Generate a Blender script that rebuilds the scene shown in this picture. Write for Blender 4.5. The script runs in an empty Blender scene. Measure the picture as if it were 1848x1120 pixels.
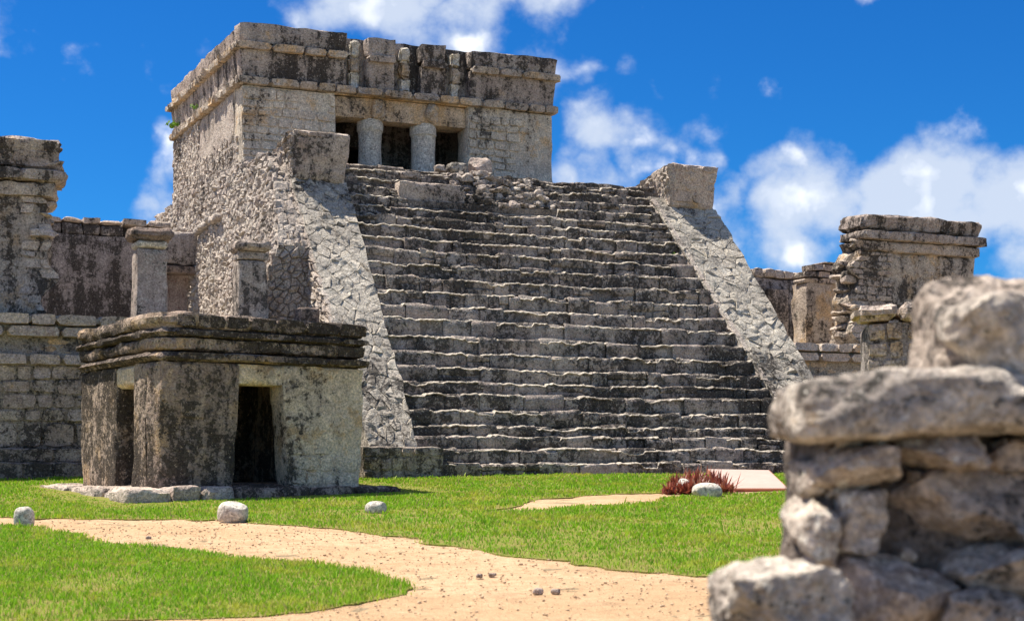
import bpy, math, random
import numpy as np
from mathutils import Vector, Matrix

# ------------------------------------------------------------------ camera, sky, sun, exposure
F = 2900.0            # focal length in photograph pixels (1848 wide)
HZ = 840.0            # horizon row
CZ = 1.8              # camera height in the world
sc = bpy.context.scene
cam_d = bpy.data.cameras.new("camera")
cam = bpy.data.objects.new("camera", cam_d)
sc.collection.objects.link(cam)
cam.location = (0, 0, CZ)
cam.rotation_euler = (math.radians(90), 0, 0)
cam_d.sensor_width = 36.0
cam_d.lens = F / 1848 * 36.0
cam_d.shift_y = (HZ - 560) / 1848
cam_d.clip_start = 0.1
cam_d.clip_end = 6000
cam_d.dof.use_dof = True
cam_d.dof.focus_distance = 31.0
cam_d.dof.aperture_fstop = 3.1
sc.camera = cam

SUN_DIR = Vector((-0.454, 0.150, 1.0)).normalized()      # towards the sun
sun_d = bpy.data.lights.new("sun", 'SUN')
sun_d.energy = 4.6
sun_d.angle = math.radians(0.53)
sun_d.color = (1.0, 0.945, 0.85)
sun = bpy.data.objects.new("sun", sun_d)
sc.collection.objects.link(sun)
sun.location = (-20, 10, 40)
sun.rotation_euler = SUN_DIR.to_track_quat('Z', 'Y').to_euler()

world = bpy.data.worlds.new("World")
sc.world = world
world.use_nodes = True
def build_world():
    nt = world.node_tree
    N = nt.nodes
    L = nt.links
    for n in list(N):
        N.remove(n)
    out = N.new('ShaderNodeOutputWorld')
    bg = N.new('ShaderNodeBackground')
    bg.inputs['Strength'].default_value = 0.15
    sky = N.new('ShaderNodeTexSky')
    sky.sky_type = 'NISHITA'
    sky.sun_disc = False
    sky.sun_elevation = math.asin(SUN_DIR.z)
    sky.sun_rotation = math.atan2(SUN_DIR.x, SUN_DIR.y)
    sky.altitude = 1200
    sky.air_density = 1.0
    sky.dust_density = 0.15
    sky.ozone_density = 3.0
    hs = N.new('ShaderNodeHueSaturation')
    hs.inputs['Saturation'].default_value = 1.25
    hs.inputs['Value'].default_value = 0.55
    L.new(sky.outputs[0], hs.inputs['Color'])
    deep = N.new('ShaderNodeMix'); deep.data_type = 'RGBA'; deep.blend_type = 'MULTIPLY'
    deep.inputs[0].default_value = 1.0
    deep.inputs[7].default_value = (.13, .50, .80, 1)
    L.new(hs.outputs[0], deep.inputs[6])
    tc = N.new('ShaderNodeTexCoord')
    def math_(op, a, b=None, c=None):
        m = N.new('ShaderNodeMath')
        m.operation = op
        for i, x in enumerate((a, b, c)):
            if x is None:
                continue
            if isinstance(x, (int, float)):
                m.inputs[i].default_value = x
            else:
                L.new(x, m.inputs[i])
        return m.outputs[0]
    def noise(scale, detail, rough, dist=0.0, off=(0, 0, 0), st=(1, 1, 1)):
        mp = N.new('ShaderNodeMapping')
        mp.inputs['Location'].default_value = off
        mp.inputs['Scale'].default_value = st
        L.new(tc.outputs['Generated'], mp.inputs['Vector'])
        n = N.new('ShaderNodeTexNoise')
        n.inputs['Scale'].default_value = scale
        n.inputs['Detail'].default_value = detail
        n.inputs['Roughness'].default_value = rough
        n.inputs['Distortion'].default_value = dist
        L.new(mp.outputs[0], n.inputs['Vector'])
        return n.outputs[0]
    # cumulus all round, extra cover out of view added as neutral fill, with banks standing where the photograph has them
    def bank(px, py, rx, ry, amp):
        d = Vector(((px - 924) / F, 1.0, (HZ - py) / F)).normalized()
        right = Vector((d.y, -d.x, 0)).normalized()
        up = right.cross(d)
        sub = N.new('ShaderNodeVectorMath'); sub.operation = 'SUBTRACT'
        L.new(tc.outputs['Generated'], sub.inputs[0]); sub.inputs[1].default_value = d
        outs = []
        for ax, r in ((right, rx / F), (up, ry / F)):
            dt = N.new('ShaderNodeVectorMath'); dt.operation = 'DOT_PRODUCT'
            L.new(sub.outputs[0], dt.inputs[0]); dt.inputs[1].default_value = ax / r
            outs.append(math_('POWER', math_('ABSOLUTE', dt.outputs['Value']), 2.0))
        e = math_('EXPONENT', math_('MULTIPLY', math_('ADD', outs[0], outs[1]), -1.0))
        return math_('MULTIPLY', e, amp * .8 if amp > 0 else amp * 1.15)
    big = noise(5.5, 2, 0.5, 0.0, (3.1, 0.4, 1.7), (1, 1, 1.5))
    fine = noise(24, 8, 0.60, 0.0, (0, 0, 0), (1, 1, 1.25))
    tot = math_('ADD', math_('MULTIPLY', math_('SUBTRACT', big, 0.5), 0.9), 0.20)  # base cover raised so the unseen clouds add fill light
    for b in ((760, -10, 210, 75, .62), (575, 35, 75, 40, .28), (1085, 240, 100, 65, .42), (1040, 340, 90, 80, .28),
              (1400, 330, 150, 85, .55), (1660, 340, 170, 75, .50), (1480, 440, 320, 80, .50), (1760, 420, 150, 80, .30),
              (275, 370, 55, 50, .55), (1290, 165, 90, 36, .20), (1400, 160, 80, 20, .02), (290, 230, 60, 70, .18),
              (1810, 30, 110, 60, .02), (330, 0, 190, 60, -.4), (1740, 10, 220, 60, -.30), (150, 120, 170, 120, -.35), (1250, 40, 260, 80, -.3), (1650, 140, 260, 70, -.25),
              (140, 330, 130, 120, -.35), (924, 430, 900, 420, -.22)):  # last entry thins that added cover inside the view only
        tot = math_('ADD', tot, bank(*b))
    wob = N.new('ShaderNodeTexNoise'); wob.inputs['Scale'].default_value = 30; wob.inputs['Detail'].default_value = 4
    L.new(tc.outputs['Generated'], wob.inputs['Vector'])
    wv = N.new('ShaderNodeVectorMath'); wv.operation = 'MULTIPLY_ADD'
    L.new(wob.outputs['Color'], wv.inputs[0]); wv.inputs[1].default_value = (.045, .045, .045); L.new(tc.outputs['Generated'], wv.inputs[2])
    puff = N.new('ShaderNodeTexVoronoi'); puff.feature = 'F1'; puff.inputs['Scale'].default_value = 26
    puff.inputs['Detail'].default_value = 1.0; puff.inputs['Roughness'].default_value = .45
    L.new(wv.outputs[0], puff.inputs['Vector'])
    billow = math_('SUBTRACT', 0.46, puff.outputs['Distance'])
    dens = math_('ADD', tot, math_('ADD', math_('MULTIPLY', math_('SUBTRACT', fine, 0.5), 0.95), math_('MULTIPLY', billow, 0.55)))
    mr = N.new('ShaderNodeMapRange'); mr.interpolation_type = 'SMOOTHSTEP'
    mr.inputs['From Min'].default_value = -0.10
    mr.inputs['From Max'].default_value = 0.44
    L.new(dens, mr.inputs['Value'])
    alpha = math_('MULTIPLY', mr.outputs[0], 0.88)
    cr = N.new('ShaderNodeMapRange')
    cr.inputs['From Min'].default_value = -0.12
    cr.inputs['From Max'].default_value = 0.30
    L.new(math_('ADD', billow, math_('MULTIPLY', math_('SUBTRACT', fine, 0.5), 0.5)), cr.inputs['Value'])
    cc = N.new('ShaderNodeMix'); cc.data_type = 'RGBA'
    cc.inputs[6].default_value = (2.5, 2.8, 3.3, 1)
    cc.inputs[7].default_value = (4.6, 4.65, 4.7, 1)
    L.new(cr.outputs[0], cc.inputs[0])
    mx = N.new('ShaderNodeMix'); mx.data_type = 'RGBA'
    L.new(alpha, mx.inputs[0])
    L.new(deep.outputs[2], mx.inputs[6])
    L.new(cc.outputs[2], mx.inputs[7])
    L.new(mx.outputs[2], bg.inputs['Color'])
    L.new(bg.outputs[0], out.inputs['Surface'])
build_world()
sc.view_settings.view_transform = 'Standard'
sc.view_settings.look = 'None'
sc.view_settings.exposure = 0.95
sc.view_settings.gamma = 1.0
sc.view_settings.use_curve_mapping = False
sc.render.engine = 'CYCLES'
sc.cycles.use_denoising = True
sc.cycles.max_bounces = 8
sc.cycles.diffuse_bounces = 4

# ------------------------------------------------------------------ helpers
def link(o, parent=None):
    sc.collection.objects.link(o)
    if parent is not None:
        o.parent = parent
    return o

def hash3(I, seed):
    n = (I[:, 0] * 374761393 + I[:, 1] * 668265263 + I[:, 2] * 2147483647 + seed * 974711) & 0xffffffff
    n = ((n ^ (n >> 13)) * 1274126177) & 0xffffffff
    n = ((n ^ (n >> 16)) * 2246822519) & 0xffffffff
    n = n ^ (n >> 15)
    return (n & 0xffff) / 32767.5 - 1.0

def vnoise(P, seed=0):
    I = np.floor(P).astype(np.int64)
    f = P - I
    f = f * f * (3 - 2 * f)
    r = 0
    for dx in (0, 1):
        for dy in (0, 1):
            for dz in (0, 1):
                w = (f[:, 0] if dx else 1 - f[:, 0]) * (f[:, 1] if dy else 1 - f[:, 1]) * (f[:, 2] if dz else 1 - f[:, 2])
                r = r + w * hash3(I + np.array([dx, dy, dz]), seed)
    return r

def fbm(P, scale=1.0, octv=3, seed=0, gain=0.5):
    P = np.asarray(P, float) * scale
    a, r = 1.0, 0
    for i in range(octv):
        r = r + a * vnoise(P, seed + i * 17)
        P = P * 2.03 + 5.3
        a *= gain
    return r

def vecfbm(P, scale, octv=3, seed=0):
    return np.stack([fbm(P, scale, octv, seed + k * 101) for k in range(3)], 1)

def mesh_obj(name, V, Fc, mat, parent=None, smooth=True, centre=False):
    V = np.asarray(V, float)
    c = np.zeros(3)
    if centre:
        c = V.mean(0)
        V = V - c
    me = bpy.data.meshes.new(name)
    me.from_pydata(V.tolist(), [], Fc)
    if smooth:
        me.shade_smooth()
        me.set_sharp_from_angle(angle=math.radians(40))
    me.materials.append(mat)
    o = bpy.data.objects.new(name, me)
    o.location = c.tolist()
    link(o, parent)
    return o

def tag(o, label=None, cat=None, group=None, kind=None):
    if label: o['label'] = label
    if cat: o['category'] = cat
    if group: o['group'] = group
    if kind: o['kind'] = kind
    return o

def empty(name, loc, rz=0, label=None, cat=None, group=None):
    e = bpy.data.objects.new(name, None)
    e.empty_display_size = 0.3
    link(e)
    e.location = loc
    e.rotation_euler = (0, 0, rz)
    e['kind'] = 'thing'
    return tag(e, label, cat, group)

def grid_faces(nx, ny, off=0):
    f = []
    for j in range(ny):
        for i in range(nx):
            a = off + j * (nx + 1) + i
            f.append((a, a + 1, a + nx + 2, a + nx + 1))
    return f

def rbox(b, res=0.15, amp=0.02, scale=2.0, seed=0, warp=None, octv=3, edge=0.02):
    """a subdivided, worn box: b = (x0,x1,y0,y1,z0,z1)"""
    x0, x1, y0, y1, z0, z1 = b
    D = np.array([x1 - x0, y1 - y0, z1 - z0])
    n = np.clip(np.ceil(D / res).astype(int), 1, 90)
    idx = {}
    V = []
    Fc = []
    def vid(i, j, k):
        key = (i, j, k)
        if key not in idx:
            idx[key] = len(V)
            V.append((i / n[0], j / n[1], k / n[2]))
        return idx[key]
    for k in (0, n[2]):
        for i in range(n[0]):
            for j in range(n[1]):
                q = (vid(i, j, k), vid(i + 1, j, k), vid(i + 1, j + 1, k), vid(i, j + 1, k))
                Fc.append(q if k else q[::-1])
    for j in (0, n[1]):
        for i in range(n[0]):
            for k in range(n[2]):
                q = (vid(i, j, k), vid(i + 1, j, k), vid(i + 1, j, k + 1), vid(i, j, k + 1))
                Fc.append(q[::-1] if j else q)
    for i in (0, n[0]):
        for j in range(n[1]):
            for k in range(n[2]):
                q = (vid(i, j, k), vid(i, j + 1, k), vid(i, j + 1, k + 1), vid(i, j, k + 1))
                Fc.append(q if i else q[::-1])
    T = np.array(V)
    P = np.array([x0, y0, z0]) + T * D
    # knock the arrises back a little
    on = (T < 1e-6).astype(int) + (T > 1 - 1e-6).astype(int)
    ne = on.sum(1)
    sgn = (T > 1 - 1e-6).astype(float) - (T < 1e-6).astype(float)
    wear = edge * (1.0 + 0.9 * fbm(P, 3.1, 2, seed + 7))
    P = P - sgn * (np.where(ne >= 2, 1.0, 0.0) * wear)[:, None]
    P = P + amp * vecfbm(P, scale, octv, seed)
    if warp:
        P = warp(P)
    return P, Fc

def joined(parts):
    V, Fc, o = [], [], 0
    for v, f in parts:
        V.append(np.asarray(v))
        Fc += [tuple(i + o for i in q) for q in f]
        o += len(v)
    return np.concatenate(V), Fc

SS = np.array([-1, -.95, -.35, .35, .95, 1.0])
TT = np.array([-1, -.90, 0.05, .90, 1.0])
def facing_stone(S, quad, gap, bulge, depth, rng, rough=.35):
    """one stone of a masonry face; quad = 4 corners (a,b): bl, br, tr, tl; S maps (a,b,d) to a point"""
    q = np.array(quad, float)
    c = q.mean(0)
    w = abs(q[1, 0] - q[0, 0]) + 1e-6
    h = abs(q[3, 1] - q[0, 1]) + 1e-6
    s, t = np.meshgrid(SS, TT)
    s = s.ravel(); t = t.ravel()
    kx = 1 - min(.8, 2 * gap / w)
    ky = 1 - min(.8, 2 * gap / h)
    rc = 1 - .10 * (np.abs(s) > .9) * (np.abs(t) > .8)
    sx = s * kx * rc * .5 + .5
    ty = t * ky * rc * .5 + .5
    ab = ((1 - sx) * (1 - ty))[:, None] * q[0] + (sx * (1 - ty))[:, None] * q[1] + (sx * ty)[:, None] * q[2] + ((1 - sx) * ty)[:, None] * q[3]
    ab += rng.normal(0, 1, ab.shape) * np.array([w, h]) * .022
    ring0 = (np.abs(s) > .99) | (np.abs(t) > .99)
    ring1 = ~ring0 & ((np.abs(s) > .9) | (np.abs(t) > .8))
    d = np.full(s.shape, bulge)
    d = d * (1 + rough * rng.normal(0, 1, s.shape))
    tilt = rng.normal(0, .3, 2) * bulge
    d = d + tilt[0] * s + tilt[1] * t
    d = np.where(ring1, d * .72, d)
    d = np.where(ring0, -depth, d)
    V = S(ab[:, 0], ab[:, 1], d)
    return V, grid_faces(5, 4), w * h

def course_fill(S, a0, a1, b0, b1, rows, cols, seed, gap=.012, bulge=.03, depth=.06, wav=.03, keep=None,
                alo=None, ahi=None, skew=.12, rough=.35):
    """coursed masonry over a face: a list of (verts, faces, area)"""
    rng = np.random.default_rng(seed)
    out = []
    b = b0
    bounds = [b0]
    while b < b1 - rows[0] * .6:
        b += rng.uniform(*rows)
        bounds.append(min(b, b1))
    if bounds[-1] < b1:
        bounds[-1] = b1
    def bw(i, a):
        if i == 0 or i == len(bounds) - 1:
            return bounds[i]
        return bounds[i] + wav * float(fbm(np.array([[a, i * 3.7, seed * 1.3]]), 1.4, 2, seed)[0])
    for i in range(len(bounds) - 1):
        bm = .5 * (bounds[i] + bounds[i + 1])
        lo = a0 if alo is None else alo(bm)
        hi = a1 if ahi is None else ahi(bm)
        a = lo
        while a < hi - 1e-3:
            w = rng.uniform(*cols)
            e = a + w
            if hi - e < cols[0] * .7:
                e = hi
            sk0 = rng.normal(0, skew) * (bounds[i + 1] - bounds[i]) * .5 if a > lo else 0
            q = [(a, bw(i, a)), (e, bw(i, e)), (e, bw(i + 1, e)), (a + sk0, bw(i + 1, a))]
            if keep is None or keep(.5 * (a + e), bm, rng):
                out.append(facing_stone(S, q, gap * rng.uniform(.6, 1.5), bulge * rng.uniform(.55, 1.5), depth, rng, rough))
            a = e
    return out

def rubble_fill(S, a0, a1, b0, b1, size, seed, aspect=1.35, gap=.008, bulge=.03, depth=.06, keep=None, rough=.4, jit=.42):
    """uncoursed masonry: irregular many-sided stones fitted together over a face"""
    rng = np.random.default_rng(seed)
    dx, dy = size * aspect, size / aspect ** .3
    nx, ny = max(1, int(round((a1 - a0) / dx))), max(1, int(round((b1 - b0) / dy)))
    dx, dy = (a1 - a0) / nx, (b1 - b0) / ny
    seeds = {}
    for j in range(ny):
        for i in range(nx):
            seeds[i, j] = (a0 + (i + .5 + (.25 if j % 2 else -.25) + rng.uniform(-jit, jit)) * dx, b0 + (j + .5 + rng.uniform(-jit, jit)) * dy)
    out = []
    for (i, j), (x, y) in seeds.items():
        if keep is not None and not keep(x, y, rng):
            continue
        poly = [(max(a0, x - 2.2 * dx), max(b0, y - 2.2 * dy)), (min(a1, x + 2.2 * dx), max(b0, y - 2.2 * dy)),
                (min(a1, x + 2.2 * dx), min(b1, y + 2.2 * dy)), (max(a0, x - 2.2 * dx), min(b1, y + 2.2 * dy))]
        for dj in (-2, -1, 0, 1, 2):
            for di in (-2, -1, 0, 1, 2):
                q = seeds.get((i + di, j + dj)) if (di or dj) else None
                if q is None:
                    continue
                mx, my, nx_, ny_ = (x + q[0]) / 2, (y + q[1]) / 2, q[0] - x, q[1] - y
                new = []
                m = len(poly)
                for k in range(m):
                    p, r = poly[k], poly[(k + 1) % m]
                    sp = (p[0] - mx) * nx_ + (p[1] - my) * ny_
                    sr = (r[0] - mx) * nx_ + (r[1] - my) * ny_
                    if sp <= 0:
                        new.append(p)
                    if sp * sr < 0:
                        t = sp / (sp - sr)
                        new.append((p[0] + (r[0] - p[0]) * t, p[1] + (r[1] - p[1]) * t))
                poly = new
                if len(poly) < 3:
                    break
            if len(poly) < 3:
                break
        if len(poly) < 3:
            continue
        P = np.array(poly)
        d_ = np.linalg.norm(P - np.roll(P, 1, 0), axis=1)
        P = P[d_ > size * .06]
        if len(P) < 3:
            continue
        c = P.mean(0)
        rad = np.linalg.norm(P - c, axis=1)
        m = len(P)
        bl = bulge * rng.uniform(.5, 1.5)
        til = rng.normal(0, .35, 2) * bl / max(size, .05)
        ab, d = [], []
        for f, g_, dd in ((1.0, gap * .8, -depth), (.97, gap * 1.2, .70), (.60, 0, 1.0)):
            sc_ = np.maximum(.25, f - g_ / rad)
            q = c + (P - c) * sc_[:, None]
            ab.append(q)
            if dd < 0:
                d.append(np.full(m, dd))
            else:
                d.append(bl * dd * (1 + rough * rng.normal(0, 1, m)) + (q - c) @ til)
        ab = np.concatenate(ab + [c[None]]); d = np.concatenate(d + [np.array([bl * (1 + .3 * rng.normal())])])
        V = S(ab[:, 0], ab[:, 1], d)
        Fc = []
        for ring in (0, 1):
            for k in range(m):
                k2 = (k + 1) % m
                Fc.append((ring * m + k, ring * m + k2, (ring + 1) * m + k2, (ring + 1) * m + k))
        Fc += [(2 * m + k, 2 * m + (k + 1) % m, 3 * m) for k in range(m)]
        out.append((V, Fc, float(rad.mean() ** 2)))
    return out

def add_stones(stones, name, mat, parent, limit=300, stuff_name='rubble_fill', smooth=None):
    if smooth is None:
        smooth = mat not in (M['rubble'],)
    stones = sorted(stones, key=lambda s: -s[2])
    for v, f, _ in stones[:limit]:
        mesh_obj(name, v, f, mat, parent, smooth, centre=True)
    rest = stones[limit:]
    if rest:
        V, Fc = joined([(v, f) for v, f, _ in rest])
        o = mesh_obj(stuff_name, V, Fc, mat, parent, smooth)
        o['kind'] = 'stuff'

def blob(dims, n=12, p=3.2, amp=.06, scale=2.2, seed=0, cuts=5, octv=4, cut_lo=.72):
    """a boulder: rounded block with broken facets, dims = full sizes"""
    rng = np.random.default_rng(seed)
    V, Fc = rbox((-1, 1, -1, 1, -1, 1), 2.0 / n, 0, edge=0)
    nrm = (np.abs(V) ** p).sum(1) ** (1 / p)
    P = V / nrm[:, None]
    for _ in range(cuts):
        d = rng.normal(0, 1, 3); d /= np.linalg.norm(d)
        off = rng.uniform(cut_lo, .98)
        ex = np.maximum(0, P @ d - off)
        P = P - ex[:, None] * d * .9
    P = P * np.array(dims) / 2
    m = float(np.mean(dims))
    P = P + amp * m * vecfbm(P / m, scale, octv, seed)
    if n > 18:
        P = P + amp * .45 * m * vecfbm(P / m, scale * 3.1, 4, seed + 50)
    return P, Fc

# ------------------------------------------------------------------ materials
def nodes_of(name):
    m = bpy.data.materials.new(name)
    m.use_nodes = True
    nt = m.node_tree
    for n in list(nt.nodes):
        nt.nodes.remove(n)
    return m, nt.nodes, nt.links

class NB:
    def __init__(s, name):
        s.m, s.N, s.L = nodes_of(name)
        s.geo = s.N.new('ShaderNodeNewGeometry')
        s.oi = s.N.new('ShaderNodeObjectInfo')
    def put(s, sock, v):
        if isinstance(v, (int, float)):
            sock.default_value = v
        elif isinstance(v, (tuple, list)):
            sock.default_value = tuple(v) if len(v) == 4 or sock.type == 'VECTOR' else tuple(v) + (1,)
        else:
            s.L.new(v, sock)
    def math(s, op, a, b=0.0, clamp=False):
        n = s.N.new('ShaderNodeMath'); n.operation = op; n.use_clamp = clamp
        s.put(n.inputs[0], a); s.put(n.inputs[1], b)
        return n.outputs[0]
    def noise(s, scale, detail=6, rough=.6, dist=0.0, st=None, off=(0, 0, 0)):
        mp = s.N.new('ShaderNodeMapping')
        mp.inputs['Location'].default_value = off
        mp.inputs['Scale'].default_value = st or (1, 1, 1)
        s.L.new(s.geo.outputs['Position'], mp.inputs['Vector'])
        n = s.N.new('ShaderNodeTexNoise')
        n.inputs['Scale'].default_value = scale; n.inputs['Detail'].default_value = detail
        n.inputs['Roughness'].default_value = rough; n.inputs['Distortion'].default_value = dist
        s.L.new(mp.outputs[0], n.inputs['Vector'])
        return n.outputs[0]
    def voro(s, scale, feature='F1', off=(0, 0, 0)):
        mp = s.N.new('ShaderNodeMapping'); mp.inputs['Location'].default_value = off
        s.L.new(s.geo.outputs['Position'], mp.inputs['Vector'])
        n = s.N.new('ShaderNodeTexVoronoi'); n.feature = feature; n.inputs['Scale'].default_value = scale
        s.L.new(mp.outputs[0], n.inputs['Vector'])
        return n.outputs['Distance']
    def ramp(s, v, lo, hi, a=0.0, b=1.0, smooth=True):
        n = s.N.new('ShaderNodeMapRange')
        if smooth: n.interpolation_type = 'SMOOTHSTEP'
        s.put(n.inputs['Value'], v)
        n.inputs['From Min'].default_value = lo; n.inputs['From Max'].default_value = hi
        n.inputs['To Min'].default_value = a; n.inputs['To Max'].default_value = b
        return n.outputs[0]
    def mix(s, f, a, b, mode='MIX'):
        n = s.N.new('ShaderNodeMix'); n.data_type = 'RGBA'; n.blend_type = mode
        s.put(n.inputs[0], f); s.put(n.inputs[6], a); s.put(n.inputs[7], b)
        return n.outputs[2]
    def island(s, k=1.0):
        return s.math('FRACT', s.math('MULTIPLY', s.math('ADD', s.geo.outputs['Random Per Island'], s.oi.outputs['Random']), k))
    def finish(s, col, rough=.9, bump=None, dist=.02, strength=1.0, spec=.2, translucent=None):
        b = s.N.new('ShaderNodeBsdfPrincipled')
        s.put(b.inputs['Base Color'], col); s.put(b.inputs['Roughness'], rough)
        b.inputs['Specular IOR Level'].default_value = spec
        if bump is not None:
            bn = s.N.new('ShaderNodeBump')
            bn.inputs['Distance'].default_value = dist; bn.inputs['Strength'].default_value = strength
            s.put(bn.inputs['Height'], bump); s.L.new(bn.outputs[0], b.inputs['Normal'])
        out = s.N.new('ShaderNodeOutputMaterial')
        sh = b.outputs[0]
        if translucent is not None:
            t = s.N.new('ShaderNodeBsdfTranslucent'); s.put(t.inputs['Color'], col)
            mx = s.N.new('ShaderNodeMixShader'); mx.inputs[0].default_value = translucent
            s.L.new(sh, mx.inputs[1]); s.L.new(t.outputs[0], mx.inputs[2]); sh = mx.outputs[0]
        s.L.new(sh, out.inputs['Surface'])
        return s.m

def limestone(name, a=(.40, .35, .315), b=(.30, .245, .225), pale=(.60, .56, .49), dark=.5, pale_amt=.25, ochre=0.0,
              streak=.3, bump=.03, off=(0, 0, 0), black=(.034, .029, .026), var=.5, fine=1.0, crack=.5, sc=1.0, fleck=.55):
    k = NB(name)
    r = k.island(1.0); r2 = k.island(7.31)
    wide = lambda n, g: k.math('ADD', k.math('MULTIPLY', k.math('SUBTRACT', n, .5), g), .5)
    n_big = wide(k.noise(.5 * sc, 2, .5, 0, off=off), 1.7)
    n_mid = wide(k.noise(2.9 * sc, 6, .68, .35, off=off), 1.8)
    n_fin = wide(k.noise(12 * sc, 5, .74, 0, off=off), 1.9)
    n_spk = k.noise(30 * fine, 3, .74)
    n_str = wide(k.noise(2.4 * sc, 4, .64, 0, st=(1.6, 1.6, .24), off=off), 1.6)
    n_hue = k.noise(1.3 * sc, 3, .6, 0, off=(off[1] + 3, off[2], off[0] + 7))
    col = k.mix(k.ramp(k.math('ADD', n_mid, k.math('MULTIPLY', k.math('SUBTRACT', r, .5), var)), .22, .78), a, b)
    col = k.mix(k.ramp(r2, .0, 1.0, 0, .5 * var), col, pale)
    col = k.mix(k.math('MULTIPLY', k.ramp(n_hue, .45, .65), .25), col, (b[0] * 1.0, b[1] * .95, b[2] * .97))
    pm = k.ramp(k.math('ADD', k.math('MULTIPLY', n_mid, .5), k.math('MULTIPLY', n_fin, .55)), .66 - .22 * pale_amt, .74 - .22 * pale_amt)
    col = k.mix(k.math('MULTIPLY', pm, min(1, .4 + pale_amt)), col, pale)
    if ochre > 0:
        om = k.ramp(k.math('ADD', k.math('MULTIPLY', wide(k.noise(1.7, 4, .62, 0, off=(9, 2, 4)), 1.5), .7), k.math('MULTIPLY', n_fin, .3)), .66 - .34 * ochre, .80 - .34 * ochre)
        col = k.mix(k.math('MULTIPLY', om, .8), col, (.56, .375, .20))
    # black lichen: broad weathered fields broken up by fine noise, plus run-off streaks
    dsum = k.math('ADD', k.math('MULTIPLY', n_big, .34), k.math('ADD', k.math('MULTIPLY', n_mid, .42), k.math('MULTIPLY', n_fin, .54)))
    dsum = k.math('ADD', dsum, k.math('MULTIPLY', k.math('SUBTRACT', n_str, .5), streak))
    dsum = k.math('ADD', dsum, k.math('MULTIPLY', k.math('SUBTRACT', r2, .5), .22 * var))
    t = .69 + (.5 - dark) * .55
    dm = k.ramp(dsum, t, t + .10)
    soft = k.ramp(dsum, t - .16, t + .02)
    col = k.mix(k.math('MULTIPLY', soft, .38), col, (.15, .13, .12))
    col = k.mix(k.math('MULTIPLY', dm, .88), col, black)
    fl = k.noise(24 * sc, 3, .62, off=(off[2], off[0] + 4, off[1]))
    col = k.mix(k.math('MULTIPLY', k.ramp(fl, .60, .66), fleck), col, black)
    col = k.mix(k.math('MULTIPLY', k.ramp(fl, .37, .31), .6), col, (pale[0] * 1.08, pale[1] * 1.08, pale[2] * 1.08))
    col = k.mix(1.0, col, k.mix(k.ramp(n_spk, .33, .67), (.72, .71, .70), (1.34, 1.34, 1.34)), 'MULTIPLY')
    col = k.mix(1.0, col, k.mix(k.ramp(n_fin, .2, .8), (.80, .79, .78), (1.25, 1.25, 1.24)), 'MULTIPLY')
    h = k.math('ADD', k.math('MULTIPLY', k.noise(3.2 * sc, 3, .6, off=off), 1.0), k.math('MULTIPLY', k.noise(15 * sc, 4, .72, off=off), 1.0))
    if crack > 0:
        # hairline cracks wandering through the render coat
        mp = k.N.new('ShaderNodeMapping'); k.L.new(k.geo.outputs['Position'], mp.inputs['Vector'])
        wv = k.N.new('ShaderNodeTexNoise'); wv.inputs['Scale'].default_value = 2.5; wv.inputs['Detail'].default_value = 2
        k.L.new(mp.outputs[0], wv.inputs['Vector'])
        ad = k.N.new('ShaderNodeVectorMath'); ad.operation = 'MULTIPLY_ADD'
        k.L.new(wv.outputs['Color'], ad.inputs[0]); ad.inputs[1].default_value = (.5, .5, .5); k.L.new(mp.outputs[0], ad.inputs[2])
        vr = k.N.new('ShaderNodeTexVoronoi'); vr.feature = 'DISTANCE_TO_EDGE'; vr.inputs['Scale'].default_value = 2.6
        k.L.new(ad.outputs[0], vr.inputs['Vector'])
        cm = k.math('MULTIPLY', k.ramp(vr.outputs['Distance'], .030, .004), k.ramp(n_big, .35, .6))
        col = k.mix(k.math('MULTIPLY', cm, crack), col, (.06, .05, .045))
    col = k.mix(1.0, col, (1.015, 1.0, .97), 'MULTIPLY')
    return k.finish(col, .93, h, bump * 2.2, 1.0, spec=.1)

M = {}
M['step'] = limestone('step_limestone', (.49, .42, .365), (.385, .315, .275), (.72, .65, .53), dark=.655, pale_amt=.44, streak=.1, bump=.026, var=.45, crack=.2)
M['stair_mortar'] = limestone('stair_mortar', (.27, .23, .195), (.19, .16, .135), (.62, .55, .45), dark=.60, pale_amt=.42, streak=.1, bump=.03, crack=0)
M['tread'] = limestone('sunlit_lime_tread', (.54, .48, .40), (.44, .385, .32), (.70, .64, .55), dark=.42, pale_amt=.45, streak=0, bump=.02, var=.2, crack=0)  # paler than the risers: sunlit step edges put into the colour, besides foot wear
M['coping'] = limestone('coping_limestone', (.50, .455, .385), (.40, .36, .305), (.66, .615, .535), dark=.46, pale_amt=.4, streak=.1, bump=.02, var=.5, crack=.3)
M['rubble'] = limestone('rubble_limestone', (.52, .45, .39), (.42, .35, .305), (.66, .60, .52), dark=.36, pale_amt=.35, streak=.1, bump=.03, var=.6, crack=0)
M['mortar'] = limestone('lime_mortar', (.44, .38, .315), (.35, .295, .25), (.58, .52, .43), dark=.50, pale_amt=.4, streak=.2, bump=.035, crack=0)
M['stucco'] = limestone('old_stucco', (.66, .575, .465), (.55, .47, .38), (.74, .67, .55), dark=.30, pale_amt=.3, ochre=.28, streak=.5, bump=.018, off=(2, 5, 1), crack=.3, fleck=.3)
M['frieze'] = limestone('frieze_stucco', (.47, .395, .345), (.37, .30, .265), (.60, .53, .45), dark=.56, pale_amt=.25, ochre=.15, streak=.6, bump=.022, off=(4, 1, 7), crack=.5)
M['moulding'] = limestone('moulding_stone', (.53, .45, .37), (.44, .36, .30), (.64, .575, .485), dark=.42, pale_amt=.35, ochre=.5, streak=.2, bump=.022, off=(1, 3, 2), crack=.2)
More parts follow.
